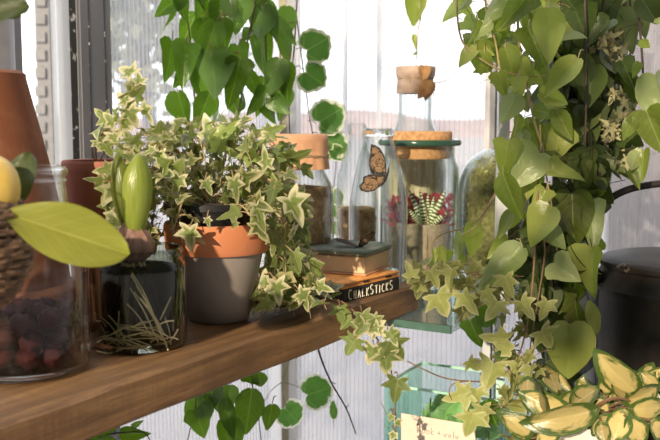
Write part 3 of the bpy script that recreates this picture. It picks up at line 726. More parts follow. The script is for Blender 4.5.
def wing(pix, D, dn, parent, mat, joint, name, th=.0007):
    pts = [W(x, y, D + dd) for x, y, dd in pix]; J = W(*joint); cen = sum(pts, V())/len(pts)
    n = V((0, 0, 0)); 
    for a, b in zip(pts, pts[1:]+pts[:1]): n += (a-cen).cross(b-cen)
    n.normalize(); m_ = MB()
    ex = (pts[0]-cen).normalized(); ey = n.cross(ex); sz = max((p-cen).length for p in pts)
    for off in (-th/2, th/2):
        m_.fan([((p-cen).dot(ex)/sz, (p-cen).dot(ey)/sz) for p in pts], (cen + n*off + V((0, dn, 0)), ex, ey, n), (0, 0), size=sz)
    return m_.build(name, mat, parent, True, 0)
WM = wing_mat('monarch_wing', (.34, .18, .085), (.50, .35, .21)); WD = wing_mat('dark_wing', (.10, .035, .02), (.03, .02, .018))
D2 = 1.650
b2 = thing('butterfly', W(386, 176, D2), 'orange veined butterfly clinging to the front of the clear milk bottle', 'butterfly')
fore = [(371, 144, 0), (375, 145, 0), (380, 148, 0), (384, 155, 0), (386, 164, 0), (386.5, 174, 0), (379, 175, 0), (371, 173, 0), (369, 165, 0), (370, 152, 0)]
hind = [(386.5, 175, 0), (384, 182, 0), (379, 187, 0), (373, 191, 0), (366, 192, 0), (360, 190, 0), (359, 186, 0), (363, 182, 0), (363, 177, 0), (371, 174, 0), (380, 175, 0)]
for dn, nm in ((-.004, 'forewing'), (.0035, 'forewing')): wing(fore, D2, dn, b2, WM, (386, 176, D2), nm)
for dn, nm in ((-.006, 'hindwing'), (.0015, 'hindwing')): wing(hind, D2, dn, b2, WM, (386, 176, D2), nm)
mb = MB(); mb.tube([W(388.5, 168, D2), W(388, 173, D2), W(386, 179, D2), W(381, 187, D2)], [.0012, .0022, .002, .0008], 8)
mb.tube([W(388.5, 168, D2), W(391, 160, D2)], .0003, 4); mb.tube([W(388.5, 168, D2), W(387, 159, D2)], .0003, 4); mb.build('body', M['slate'], b2)
D1 = 1.512
b1 = thing('butterfly', W(358, 247, D1), 'dark butterfly with spread wings resting on the green book', 'butterfly')
for dd in (0, .012):
    wing([(333, 238.5, .01+dd), (338, 237.8, .02+dd), (347, 240, .02+dd), (357, 245.5, .004+dd), (356, 248, -.003+dd), (347, 243.5, -.004+dd), (338, 241, .0+dd)], D1, 0, b1, WD, (358, 247, D1), 'wing')
wing([(358, 246, 0), (360, 240, .0), (366, 235.5, .004), (373, 231.5, .008), (376, 232.5, .012), (372, 238, .012), (366, 243, .01), (361, 246.5, .006)], D1, 0, b1, WM, (358, 247, D1), 'wing')
wing([(358, 247, .004), (360, 241.5, .008), (365, 237.5, .014), (371, 234.5, .018), (372, 238, .022), (367, 243.5, .02), (361, 247, .012)], D1, 0, b1, WD, (358, 247, D1), 'wing')
mb = MB(); mb.tube([W(354, 248.5, D1-.008), W(357, 247.3, D1), W(360, 246.2, D1+.012)], [.0012, .0022, .0012], 8); mb.build('body', M['slate'], b1)

# ================================================================== GLASS SHELF
# --- milk bottle
c = base_at(378, 1.70, GZ)
mbt = thing('milk_bottle', c, 'clear milk bottle in front with a butterfly on its shoulder', 'bottle')
pr = [(.047, 0), (.0525, .004), (.054, .012), (.0545, .165), (.053, .19), (.047, .225), (.038, .262), (.031, .285), (.0275, .297), (.0272, .304), (.0295, .307), (.0295, .314), (.0275, .317)]
jar(pr, c, .0035, .011).build('bottle_wall', M['glass_milk'], mbt, True, 50)
mb = MB(); mb.lathe([(.0255, .3045), (.0298, .3065), (.0302, .3105), (.0298, .3145), (.0255, .3165)], c, 56); mb.build('lip', M['glass_bottle'], mbt)
# --- lipped bottle behind
c = base_at(357, 1.95, GZ)
rb = thing('glass_bottle', c, 'narrow clear bottle of brown bark standing behind the milk bottle', 'bottle')
jar([(.040, 0), (.044, .004), (.045, .012), (.045, .18), (.042, .215), (.032, .25), (.020, .285), (.0175, .298), (.0175, .303), (.020, .305), (.0205, .322), (.019, .326)], c, .0035, .011).build('bottle_wall', M['glass_cap'], rb, True, 50)
filling('bark_chips', c, .0385, .012, .146, M['bark'], rb)
# --- corked storage jar
c = base_at(419, 1.85, GZ)
kj = thing('storage_jar', c, 'wide green-tinted glass jar with cork stopper holding a striped succulent', 'jar')
jar([(.066, 0), (.075, .005), (.0785, .014), (.0785, .225), (.077, .24), (.0725, .254), (.071, .262), (.071, .283), (.072, .2845)], c, .0035, .012).build('jar_wall', M['glass_green'], kj, True, 50)
mb = MB(); mb.lathe([(.069, .2845), (.081, .284), (.0835, .287), (.0835, .292), (.081, .2955), (.069, .2955), (.067, .290), (.069, .2845)], c, 72); mb.build('lip', M['glass_lip'], kj)
mb = MB(); mb.lathe([(0, .258), (.061, .258), (.0635, .262), (.0645, .2955), (.0648, .309), (.063, .312), (0, .312)], c, 64); mb.build('cork_stopper', M['cork'], kj)
pc = base_at(423, 1.842, GZ+.013)
sc_ = thing('succulent', pc, 'white-banded zebra succulent in a grey pot inside the corked jar', 'succulent')
t = NT('sacking'); nz = t.noise(t.coord(), 130., 4.)
sk = t.end(t.pbr(t.ramp(nz, [(.3, (.20, .165, .12)), (.7, (.36, .30, .23))]), .95, 0., t.bump(nz, .5, .002)))
mb = MB(); mb.lathe([(0, 0), (.048, 0), (.050, .003), (.0545, .112), (.0535, .116), (.050, .116), (.048, .105), (0, .104)], pc, 56); mb.build('pot', sk, sc_)
mb = MB(); mb.lathe([(0, .112), (.03, .111), (.0495, .107), (.0495, .1)], pc, 40); mb.build('soil', M['cork'], sc_)
t = NT('banded_leaf'); lf = t.attr('lf'); x = t.n('SeparateXYZ', i_0=lf)
sw = t.math('SINE', t.math('ADD', t.math('MULTIPLY', x.outputs[1], 75.), t.math('MULTIPLY', t.noise(lf, 9.), 4.)))
bd = t.end(t.pbr(t.mix(t.math('GREATER_THAN', sw, .25), (.06, .12, .03), (.72, .74, .52)), .5))
for (bx, by, tx, ty, dd, wdt) in ((424, 224, 408, 188, -.005, 8), (425, 224, 420, 189, -.022, 9), (428, 224, 434, 196, -.015, 8), (429, 224, 446, 189, -.022, 9.5), (431, 224, 452, 207, -.02, 8), (422, 224, 407, 207, -.02, 8), (427, 224, 428, 193, .012, 8), (430, 224, 440, 200, .005, 8)):
    Dd = 1.835
    b, t_ = W(bx, by, Dd-.012), W(tx, ty, Dd+dd); m_ = MB(); pts = smooth_path([b, b.lerp(t_, .5) + V((0, -.004, -.002)), t_], 8); n_ = len(pts)
    r_ = wdt/F*Dd/2
    m_.tube(pts, [max(.0004, r_*(1 - (i/(n_-1))**1.8)) for i in range(n_)], 10); m_.build('leaf', bd, sc_)
rf = thing('red_foliage', pc + V((0, 0, .0)), 'maroon foliage packed around the succulent inside the corked jar', 'plant')
fo = MB(); stm = MB()
for i in range(260):
    a = R.uniform(0, 2*PI); r_ = .064*math.sqrt(R.random()); z = R.uniform(.105, .160)
    if math.sin(a)*r_ < -.006 and abs(math.cos(a)*r_) < .045: continue
    p = c + V((r_*math.cos(a), r_*math.sin(a), z+.012))
    leaf(fo, 'oval', p, V((math.cos(a)*.1, math.sin(a)*.1, .7)) + rv(.7), V((0, -1, .3)) + rv(.7), R.uniform(.014, .024), .9)
for i in range(9):
    a = 2*PI*i/9; stm.tube([c + V((.062*math.cos(a), .062*math.sin(a), .0125)), c + V((.064*math.cos(a), .064*math.sin(a), .1)), c + V((.05*math.cos(a), .05*math.sin(a), .17))], .0012, 5)
stm.build('stems', M['stem'], rf); fo.build('foliage', LM['red'], rf, True, 0)

# --- tall wrapped-neck flask behind
c = base_at(414, 2.03, GZ)
fl = thing('flask', c, 'tall clear flask with paper-wrapped neck standing behind the corked jar', 'bottle')
jar([(.06, 0), (.068, .004), (.07, .012), (.07, .225), (.067, .255), (.058, .287), (.046, .312), (.0385, .330), (.037, .338), (.0375, .44), (.0385, .446)], c, .0035, .011).build('flask_wall', M['glass_cap'], fl, True, 50)
t = NT('straw'); nz = t.noise(t.coord('Object', (90., 90., 14.)), 1., 4.)
filling('straw', c, .0635, .012, .265, t.end(t.pbr(t.ramp(nz, [(.3, (.50, .39, .24)), (.7, (.90, .80, .60))]), .9, 0., t.bump(nz, .6, .004))), fl)
wr = lambda a, r, z: V((math.cos(a), math.sin(a), 0))*.0013*noise.noise(V((math.cos(a)*4, math.sin(a)*4, z*60)))*2
mb = MB(); mb.lathe([(.0372, .392), (.0395, .394), (.0385, .424), (.0395, .4265), (.0425, .432), (.0435, .447), (.042, .451), (.0, .4525)], c, 64, fn=wr); mb.build('paper_wrap', M['parchment'], fl, True, 60)
mb = MB(); mb.tube([c + V((.0396*math.cos(i*PI/20), .0396*math.sin(i*PI/20), .4255)) for i in range(41)], .0011, 6)
kn = W(430.5, 82, 1.995)
mb.tube([kn, W(436, 83, 1.985), W(443, 81.5, 1.98), W(450, 79, 1.98)], .0009, 5); mb.tube([kn, W(433, 87, 1.985), W(433.5, 97, 1.985)], .0008, 5); mb.build('twine', M['twine'], fl)
dl = MB()
for (bx, by, tx, ty, w_) in ((429, 82, 418, 99, .9), (428, 81, 426, 101, .9), (424, 66, 423, 84, .9)):
    b, t_ = W(bx, by, 1.986), W(tx, ty, 1.982); leaf(dl, 'heart', b, t_-b, V((0.3, -1, .1)), (t_-b).length, w_, .35, .1, .5)
dl.build('dried_leaf', plain('dried_leaf', (.45, .25, .11), .8, 0, .3, 60), fl)

# --- glass dome of moss
c = base_at(497, 1.93, GZ)
gd = thing('glass_cloche', c, 'rounded glass cloche filled with moss beside the corked jar', 'cloche')
pr = [(.078, 0), (.082, .004)] + [(.0825, .02 + .02*i) for i in range(9)] + [(.0825*math.cos(i*PI/2/9), .19 + .088*math.sin(i*PI/2/9)) for i in range(1, 10)]
pin = [(max(0, r-.003), z-.002) for r, z in reversed(pr)]
MB().lathe(pr + pin, c, 64).build('glass_dome', M['glass_green'], gd, True, 60)
ms = thing('moss', c + V((0, 0, 0)), 'dense olive moss and sprigs under the glass cloche', 'moss'); ms['kind'] = 'stuff'
mossm = leaf_mat('moss_leaf', (.26, .27, .07), (.58, .54, .22), (.8, .74, .42), .95, .3, 'palmate', (.4, .4, .2), .25, (.4, .45, .1), .7, .2, .5)
fo = MB()
for i in range(950):
    z = R.uniform(.004, .262); rr = .0765 if z < .19 else .0765*math.sqrt(max(0, 1 - ((z-.19)/.080)**2)); a = R.uniform(PI*.85, PI*2.15)
    rr *= R.uniform(.84, .94); p = c + V((rr*math.cos(a), rr*math.sin(a), z))
    o_ = V((math.cos(a), math.sin(a), .2)); leaf(fo, R.choice(['ivy', 'lance', 'oval']), p - o_*.008, rv(1) - o_*.05, o_ + rv(.5), R.uniform(.010, .019), .9)
pm = [(0, .002), (.06, .002), (.069, .02), (.069, .185), (.060, .225), (.038, .25), (0, .258)]
fo2 = MB(); fo2.lathe(pm, c, 48, fn=lambda a, r, z: V((math.cos(a), math.sin(a), 0))*.006*noise.noise(V((math.cos(a)*5, math.sin(a)*5, z*60)))*(r > 0))
q1 = fo2.build('moss_core', plain('moss_core', (.14, .14, .05), 1., 0, .6, 120, 1.), ms); q2 = fo.build('moss_sprigs', mossm, ms, True, 0)

# ================================================================== VINES
FLIP = .22
def vine(name, anchor, label, cat='vine', group=None): return thing(name, anchor, label, cat, group), MB(), MB()

# upper left: broad glossy leaves
v, fo, st = vine('hanging_vine', W(235, -40, 1.8), 'glossy dark green heart-leaved vine hanging behind the potted ivy')
p1 = stem_path(st, [(240, -60, 1.8), (222, 0, 1.8), (210, 40, 1.78), (196, 80, 1.78), (195, 100, 1.78), (205, 112, 1.78)], .003)
p2 = stem_path(st, [(262, -60, 1.82), (256, 0, 1.82), (247, 45, 1.82), (242, 90, 1.82), (238, 115, 1.82)], .0022)
p3 = stem_path(st, [(290, -60, 1.86), (268, 0, 1.86), (266, 45, 1.86), (268, 90, 1.86), (275, 112, 1.86)], .0022)
p4 = stem_path(st, [(200, -60, 1.8), (187, 0, 1.8), (189, 30, 1.8), (193, 60, 1.8)], .0018)
for (sh, bx, by, tx, ty, D, wd, rn) in [
   ('heart', 187, -8, 152, 17, 1.76, .8, .8), ('heart', 178, -4, 186, 22, 1.76, .8, .7), ('heart', 196, -6, 202, 30, 1.77, .7, .9), ('heart', 186, 45, 182, 90, 1.75, .9, .95),
   ('heart', 203, 18, 208, 62, 1.76, .9, .5), ('heart', 216, 22, 204, 58, 1.74, .9, .8), ('heart', 222, 18, 230, 52, 1.75, .9, .55), ('heart', 210, 50, 222, 100, 1.74, 1., .55),
   ('heart', 196, 52, 172, 88, 1.8, .9, .75), ('heart', 172, 40, 168, 84, 1.8, .8, .6), ('heart', 226, -6, 214, 40, 1.78, .9, .1), ('heart', 240, -6, 238, 34, 1.79, 1., .05), ('heart', 206, -6, 218, 26, 1.79, 1., .05),
   ('heart', 240, 60, 228, 112, 1.76, .8, .12), ('heart', 238, 45, 246, 84, 1.79, .7, .5), ('heart', 262, 0, 278, 40, 1.83, .8, .3), ('heart', 262, 6, 262, 42, 1.82, .9, .6),
   ('heart', 258, 30, 262, 78, 1.84, .55, .5), ('heart', 272, 18, 297, 46, 1.83, .7, .15), ('heart', 246, 70, 264, 104, 1.82, .6, .45), ('heart', 280, 58, 270, 98, 1.83, .9, .35), ('heart', 288, 62, 284, 104, 1.83, .8, .2),
   ('heart', 266, 90, 246, 116, 1.82, .8, .4), ('heart', 272, 96, 288, 116, 1.82, .9, .35), ('heart', 284, 30, 290, 66, 1.85, .8, .25), ('heart', 252, -8, 272, 20, 1.83, .8, .4), ('heart', 210, 92, 196, 132, 1.76, .9, .65), ('heart', 178, 92, 186, 130, 1.79, .9, .6), ('heart', 194, 70, 206, 104, 1.77, .6, .9), ('heart', 228, 60, 216, 92, 1.78, .9, .3), ('heart', 224, -5, 240, 22, 1.77, 1., .1)]:
    hero(fo, sh, bx, by, tx, ty, D, wd, tilt=.35, rn=rn, to=W(bx + R.uniform(-6, 12), by - 8, D+.01), stems=st)
fill(fo, None, [(170, 0), (295, 0), (285, 100), (262, 112), (250, 60), (240, 112), (180, 115), (175, 60)], 20, (1.84, 1.93), ['ovate'], (.05, .085), 1., .5, None, (0, .5))
st.build('stem', M['stem'], v); fo.build('foliage', LM['vine_deep'], v, True, 0)

# white-edged round leaves against the sheet
v, fo, st = vine('hanging_vine', W(298, -40, 2.02), 'thin dark vine with rounded white-edged leaves against the ribbed panel')
stem_path(st, [(300, -60, 2.02), (297, 0, 2.02), (294, 50, 2.02), (289, 95, 2.02), (290, 140, 2.02)], .0022)
q = stem_path(st, [(318, 150, 2.05), (330, 140, 2.05), (336, 160, 2.05), (334, 190, 2.05), (336, 230, 2.05)], .0016)
stem_path(st, [(297, 20, 2.02), (310, 120, 2.05), (318, 150, 2.05)], .0016)
for (bx, by, tx, ty, wd) in [(304, 52, 331, 36, 1.2), (303, 70, 326, 87, 1.2), (316, 124, 346, 106, 1.1), (320, 136, 350, 154, .9), (331, 148, 346, 160, .9), (332, 190, 342, 206, .9), (332, 204, 344, 220, .9), (333, 222, 340, 236, .9)]:
    hero(fo, 'round', bx, by, tx, ty, 2.02, wd, tilt=.2, rn=R.uniform(.3, .9), to=W(bx-8, by-3, 2.02), stems=st)
st.build('stem', M['stem_dark'], v); fo.build('foliage', LM['round'], v, True, 0)

# beneath the plank
v, fo, st = vine('hanging_vine', W(215, 330, 1.62), 'heart-leaved green vine dangling below the wooden plank')
stem_path(st, [(215, 330, 1.6), (213, 365, 1.6), (220, 400, 1.6), (222, 450, 1.6)], .002)
stem_path(st, [(232, 330, 1.62), (245, 365, 1.62), (256, 400, 1.62), (262, 450, 1.62)], .0015)
stem_path(st, [(185, 340, 1.58), (190, 370, 1.58), (196, 400, 1.58), (185, 450, 1.58)], .0015)
for (sh, bx, by, tx, ty, wd, rn) in [('heart', 252, 388, 245, 440, .85, .3), ('heart', 218, 378, 200, 420, .85, .15), ('heart', 226, 398, 235, 440, .7, .8), ('heart', 224, 420, 236, 470, .8, .6),
    ('tri', 205, 398, 182, 422, 1., .95), ('tri', 196, 410, 205, 440, .9, .9), ('tri', 214, 395, 222, 416, .8, .6), ('heart', 230, 385, 228, 412, .9, .5), ('heart', 272, 404, 268, 434, .7, .2), ('heart', 258, 372, 262, 392, .9, .9), ('heart', 242, 374, 262, 384, .9, .3)]:
    hero(fo, sh, bx, by, tx, ty, 1.58, wd, tilt=.3, rn=rn, to=W(bx+4, by-8, 1.6), stems=st)
st.build('stem', M['stem_dark'], v); fo.build('foliage', LM['vine_deep'], v, True, 0)
v, fo, st = vine('hanging_vine', W(288, 330, 1.75), 'sprig with two bright white-edged leaves below the plank')
stem_path(st, [(296, 330, 1.8), (288, 365, 1.8), (282, 382, 1.8), (284, 400, 1.8), (290, 412, 1.8)], .0012)
stem_path(st, [(282, 382, 1.8), (296, 386, 1.8), (306, 392, 1.8)], .001)
stem_path(st, [(282, 382, 1.8), (270, 392, 1.8), (262, 408, 1.8)], .0009)
stem_path(st, [(330, 400, 1.8), (333, 415, 1.8), (334, 428, 1.8)], .0009)
for (sh, bx, by, tx, ty, wd) in [('round', 304, 396, 334, 386, 1.2), ('round', 283, 406, 302, 426, 1.15), ('oval', 333, 400, 334, 424, .8)]:
    hero(fo, sh, bx, by, tx, ty, 1.8, wd, tilt=.15, rn=1.7)  # high rn puts backlight into the colour of these leaves
st.build('stem', M['stem_green'], v); fo.build('foliage', LM['round'], v, True, 0)
v, fo, st = vine('hanging_vine', W(318, 345, 1.7), 'bare dark twig hanging alone below the plank')
stem_path(st, [(313, 320, 1.6), (319, 352, 1.6), (331, 382, 1.6), (346, 408, 1.6), (356, 434, 1.6)], .0022)
stem_path(st, [(331, 382, 1.6), (336, 384, 1.6)], .001); stem_path(st, [(346, 408, 1.6), (349, 404, 1.6)], .001)
tw = st.build('stem', M['stem_dark'], v)
v, fo, st = vine('hanging_vine', W(110, 420, 1.3), 'low leafy sprig just under the near end of the plank')
stem_path(st, [(70, 450, 1.3), (100, 436, 1.3), (140, 432, 1.3), (150, 440, 1.3)], .0015)
for (bx, by, tx, ty) in [(92, 432, 118, 428), (120, 432, 150, 436), (100, 440, 128, 446), (78, 436, 96, 430), (132, 428, 142, 420)]: hero(fo, 'heart', bx, by, tx, ty, 1.3, .8, tilt=.4, rn=R.uniform(.2, .8))
st.build('stem', M['stem_dark'], v); fo.build('foliage', LM['vine_deep'], v, True, 0)

# ivy strand spilling over the plank's front edge
v, fo, st = vine('trailing_ivy', W(350, 296, 1.36), 'variegated ivy strand trailing over the front edge below the chalk box', 'ivy')
pts = stem_path(st, [(318, 300, 1.37), (335, 300, 1.34), (347, 305, 1.335), (362, 320, 1.335), (378, 340, 1.34), (388, 360, 1.34), (393, 380, 1.34), (395, 400, 1.34), (396, 425, 1.34), (395, 455, 1.34)], .0016)
stem_path(st, [(395, 408, 1.34), (388, 415, 1.335), (381, 402, 1.33)], .0008); 
for (sh, bx, by, tx, ty, wd, rn) in [('ivy', 356, 338, 346, 356, 1.25, .7), ('ivy', 352, 318, 340, 330, 1., .7), ('ivy', 362, 312, 368, 335, .9, .6), ('ivy', 374, 345, 368, 366, 1.15, .65), ('ivy', 390, 340, 404, 362, 1.2, .3), ('ivy', 386, 352, 386, 376, 1.3, .35),
    ('ivy', 370, 330, 386, 320, 1., .8), ('ivy', 378, 335, 372, 314, .9, .8), ('ivy', 398, 378, 394, 404, 1.0, .3), ('ivy', 380, 348, 396, 350, 1., .6), ('ivy', 366, 322, 352, 342, .9, .5), ('ivy', 340, 306, 342, 326, 1., .7), ('ivy', 388, 330, 398, 346, .9, .75), ('ivy', 393, 415, 388, 422, 1., .9), ('ivy2', 396, 420, 402, 428, 1., .8), ('ivy2', 395, 432, 390, 442, .9, .8), ('ivy', 372, 318, 384, 332, 1, .75)]:
    hero(fo, sh, bx, by, tx, ty, 1.322, wd, tilt=.35, rn=rn, to=W(bx-3, by-5, 1.335), stems=st)
st.build('stem', M['stem'], v); fo.build('foliage', LM['ivy'], v, True, 0)

# sprig above the flask
v, fo, st = vine('hanging_vine', W(422, -30, 2.0), 'single thin shoot with one light green leaf above the wrapped flask')
stem_path(st, [(428, -50, 2.0), (424, 0, 2.0), (418, 30, 2.0), (417, 52, 2.0), (417.5, 68, 2.0)], .0016)
for (bx, by, tx, ty, wd) in [(421, -6, 410, 27, .8), (414, 34, 416, 50, .5), (417, 51, 411, 55, .5), (424, -8, 420, 10, .9)]: hero(fo, 'heart', bx, by, tx, ty, 1.99, wd, tilt=.2, rn=.9)
st.build('stem', M['stem_light'], v); fo.build('foliage', LM['vine'], v, True, 0)

# right: bright front vine
v, fo, st = vine('hanging_vine', W(500, -40, 1.45), 'bright heart-leaved vine hanging in front of the white upright')
a1 = stem_path(st, [(458, -50, 1.42), (457, 5, 1.42), (461, 38, 1.41), (474, 54, 1.4), (500, 70, 1.4), (530, 77, 1.4), (546, 75, 1.4)], .0017)
a2 = stem_path(st, [(486, -50, 1.42), (486, 10, 1.42), (495, 40, 1.42), (500, 70, 1.42), (508, 95, 1.41), (520, 100, 1.41), (516, 128, 1.40), (511, 150, 1.40), (500, 185, 1.4), (480, 222, 1.42), (462, 235, 1.44)], .0016)
a3 = stem_path(st, [(520, -50, 1.42), (518, 30, 1.42), (526, 80, 1.42), (534, 120, 1.41), (543, 150, 1.4), (547, 180, 1.4), (554, 225, 1.4), (557, 250, 1.4)], .0022)
a4 = stem_path(st, [(540, 125, 1.4), (540, 155, 1.4), (528, 180, 1.4), (526, 210, 1.4)], .0013)
L1 = [('heart', 528, -4, 499, 31, 1.38, .9, .12), ('heart', 548, 8, 550, 64, 1.36, .85, .95), ('heart', 528, 28, 546, 70, 1.38, .9, .25), ('heart', 578, 58, 545, 100, 1.37, .75, .75), ('heart', 518, 78, 521, 104, 1.37, .9, .98),
  ('heart', 498, 72, 506, 100, 1.39, .8, .7), ('heart', 517, 94, 503, 126, 1.37, 1., .45), ('heart', 532, 110, 555, 113, 1.38, 1.1, .2), ('heart', 508, 140, 503, 180, 1.37, 1.1, .6), ('heart', 503, 174, 521, 224, 1.36, .62, .4),
  ('heart', 540, 152, 511, 190, 1.37, 1.1, .85), ('heart', 549, 170, 586, 180, 1.36, 1.0, .9), ('heart', 552, 206, 526, 244, 1.36, 1.1, .85), ('heart', 523, 247, 477, 291, 1.35, .8, .35), ('tri', 554, 262, 578, 281, 1.35, 1.1, .95),
  ('heart', 478, 20, 473, 45, 1.40, .5, .5), ('heart', 492, 22, 470, 40, 1.40, .8, .7), ('heart', 476, 50, 456, 62, 1.40, .95, .85), ('heart', 485, 52, 478, 78, 1.40, .8, .6), ('heart', 500, -4, 488, 26, 1.4, .8, .6), ('heart', 510, 18, 492, 36, 1.4, .8, .7),
  ('heart', 528, 178, 512, 210, 1.4, 1.0, .8), ('heart', 533, 70, 541, 92, 1.4, .9, .8), ('heart', 505, 48, 516, 80, 1.4, .9, .6), ('heart', 540, 92, 572, 106, 1.38, .7, .9), ('heart', 520, 60, 530, 90, 1.41, .8, .9), ('heart', 546, 190, 532, 216, 1.39, .9, .8),
  ('heart', 545, 225, 566, 250, 1.39, .9, .4), ('heart', 470, -4, 462, 14, 1.41, .8, .6), ('heart', 480, 40, 496, 58, 1.41, .9, .8), ('heart', 512, 210, 500, 240, 1.41, .9, .6), ('heart', 542, 60, 530, 78, 1.42, .9, .4), ('heart', 524, 130, 516, 160, 1.41, .8, .5), ('heart', 528, 125, 542, 150, 1.42, .9, .35), ('heart', 556, 110, 572, 140, 1.42, .9, .4), ('heart', 600, 250, 592, 232, 1.42, .8, .4)]
for (sh, bx, by, tx, ty, D, wd, rn) in L1: hero(fo, sh, bx, by, tx, ty, D, wd, tilt=.3, rn=rn, to=W(bx + R.uniform(-10, 6), by - 8, D+.03), stems=st)
fill(fo, st, [(455, -5), (560, -5), (560, 110), (520, 120), (490, 90), (470, 50)], 55, (1.44, 1.56), ['ovate', 'tri2', 'tri'], (.03, .065), .6, .7, None, (.3, 1))
fill(fo, st, [(500, 110), (560, 110), (570, 260), (520, 300), (505, 240), (515, 180)], 48, (1.44, 1.56), ['ovate', 'tri2', 'tri'], (.03, .06), .6, .7, None, (.2, .9))
st.build('stem', M['stem_light'], v); fo.build('foliage', LM['vine'], v, True, 0)

# right: shaded mass behind
v, fo, st = vine('hanging_vine', W(600, -40, 1.6), 'shaded thick tangle of dark leaves hanging above the black churn')
for q in ([(590, -50, 1.58), (600, 20, 1.58), (588, 70, 1.58), (592, 140, 1.58), (580, 230, 1.55), (578, 262, 1.55)], [(606, -50, 1.55), (602, 10, 1.55), (588, 30, 1.55), (560, 50, 1.55)], [(625, -50, 1.56), (632, 40, 1.56), (622, 90, 1.56), (632, 160, 1.56)]):
    stem_path(st, q, .002)
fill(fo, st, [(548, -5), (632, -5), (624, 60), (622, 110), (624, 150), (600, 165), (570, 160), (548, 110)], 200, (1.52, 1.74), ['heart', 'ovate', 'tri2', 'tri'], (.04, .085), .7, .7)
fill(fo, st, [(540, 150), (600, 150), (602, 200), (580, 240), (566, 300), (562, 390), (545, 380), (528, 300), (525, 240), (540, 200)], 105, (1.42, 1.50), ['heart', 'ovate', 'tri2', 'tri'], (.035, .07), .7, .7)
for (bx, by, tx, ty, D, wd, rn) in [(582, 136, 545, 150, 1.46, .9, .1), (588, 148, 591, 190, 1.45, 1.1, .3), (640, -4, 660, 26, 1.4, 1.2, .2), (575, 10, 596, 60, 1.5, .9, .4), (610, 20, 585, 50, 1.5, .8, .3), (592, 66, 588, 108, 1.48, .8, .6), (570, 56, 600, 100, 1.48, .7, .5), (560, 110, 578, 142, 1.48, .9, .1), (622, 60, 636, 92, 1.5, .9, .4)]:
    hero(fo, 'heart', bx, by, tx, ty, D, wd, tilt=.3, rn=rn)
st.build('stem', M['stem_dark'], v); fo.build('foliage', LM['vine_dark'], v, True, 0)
bract = plain('dried_bract', (.27, .25, .13), .8, 0, .4, 40)
for (x0, y0, n_) in ((604, 42, 16), (612, 52, 10), (618, 96, 10), (610, 130, 16), (626, 120, 12), (628, 155, 8)):
    fo = MB(); b0_ = W(x0, y0, 1.5)
    for i in range(n_): leaf(fo, 'ivy', b0_ + rv(.012), rv(1) + V((0, 0, -.3)), (CAM-b0_).normalized() + rv(.6), R.uniform(.012, .026), .7)
    fo.build('dried_flower', bract, v, True, 0)
# right: mid-green leaves lower down
v, fo, st = vine('hanging_vine', W(585, 140, 1.44), 'broad mid-green leaves hanging beside the rim of the black churn')
b1_ = stem_path(st, [(584, -50, 1.46), (586, 100, 1.46), (582, 200, 1.45), (572, 290, 1.44), (568, 330, 1.44)], .0018)
for (sh, bx, by, tx, ty, D, wd, rn) in [('heart', 592, 247, 592, 301, 1.40, 1.0, .75), ('heart', 570, 323, 568, 382, 1.38, .95, .85), ('oval', 588, 300, 601, 337, 1.40, .8, .9), ('heart', 572, 192, 574, 252, 1.42, .9, .1), ('heart', 588, 203, 600, 248, 1.41, 1., .25), ('heart', 556, 215, 566, 262, 1.43, .9, .1), ('heart', 580, 270, 566, 312, 1.43, .9, .15), ('heart', 575, 300, 580, 345, 1.43, .9, .1), ('heart', 560, 290, 570, 330, 1.44, .9, .3), ('heart', 600, 178, 590, 205, 1.44, .9, .3)]:
    hero(fo, sh, bx, by, tx, ty, D, wd, tilt=.25, rn=rn, to=W(bx-4, by-10, D+.02), stems=st)
st.build('stem', M['stem_dark'], v); fo.build('foliage', LM['vine_dark'] if False else LM['vine'], v, True, 0)
# far right edge
v, fo, st = vine('hanging_vine', W(642, -40, 1.42), 'dark-stemmed vine with olive leaves hanging against the grey ribbed panel')
stem_path(st, [(634, -50, 1.42), (637, 0, 1.42), (641, 40, 1.42), (643, 75, 1.42), (641, 95, 1.42), (634, 108, 1.42)], .0022)
for (bx, by, tx, ty, wd, rn) in [(655, 74, 665, 130, .9, .4), (646, 110, 664, 156, 1., .35), (638, 152, 630, 172, .9, .9), (644, 150, 640, 182, .8, .6), (640, 40, 650, 48, 1., .7), (648, -6, 662, 24, 1.2, .3), (666, -4, 650, 14, .9, .95), (640, 62, 632, 78, .8, .4), (634, 118, 622, 140, .8, .4), (630, 170, 640, 190, .8, .4)]:
    hero(fo, 'heart', bx, by, tx, ty, 1.41, wd, tilt=.25, rn=rn)
st.build('stem', M['stem_dark'], v); fo.build('foliage', LM['vine'], v, True, 0)

# sprig looping out past the corked jar
v, fo, st = vine('trailing_vine', W(462, 235, 1.5), 'arching shoot with limp yellow-green leaves in front of the corked jar')
stem_path(st, [(500, 185, 1.42), (480, 218, 1.45), (462, 228, 1.47), (443, 234, 1.48), (432, 243, 1.48), (427, 256, 1.48), (430, 268, 1.48)], .0015)
for (sh, bx, by, tx, ty, wd, rn) in [('heart', 440, 246, 444, 270, .8, .9), ('heart', 433, 250, 436, 262, .9, 1), ('oval', 459, 230, 458, 258, .8, .95), ('oval', 460, 250, 464, 272, .8, .6), ('heart', 471, 222, 474, 260, .6, .95), ('heart', 437, 258, 428, 266, .9, 1), ('oval', 424, 262, 420, 268, 1, 1), ('heart', 446, 252, 452, 268, .7, .8)]:
    hero(fo, sh, bx, by, tx, ty, 1.46, wd, tilt=.3, rn=rn)
st.build('stem', M['stem_light'], v); fo.build('foliage', LM['vine'], v, True, 0)

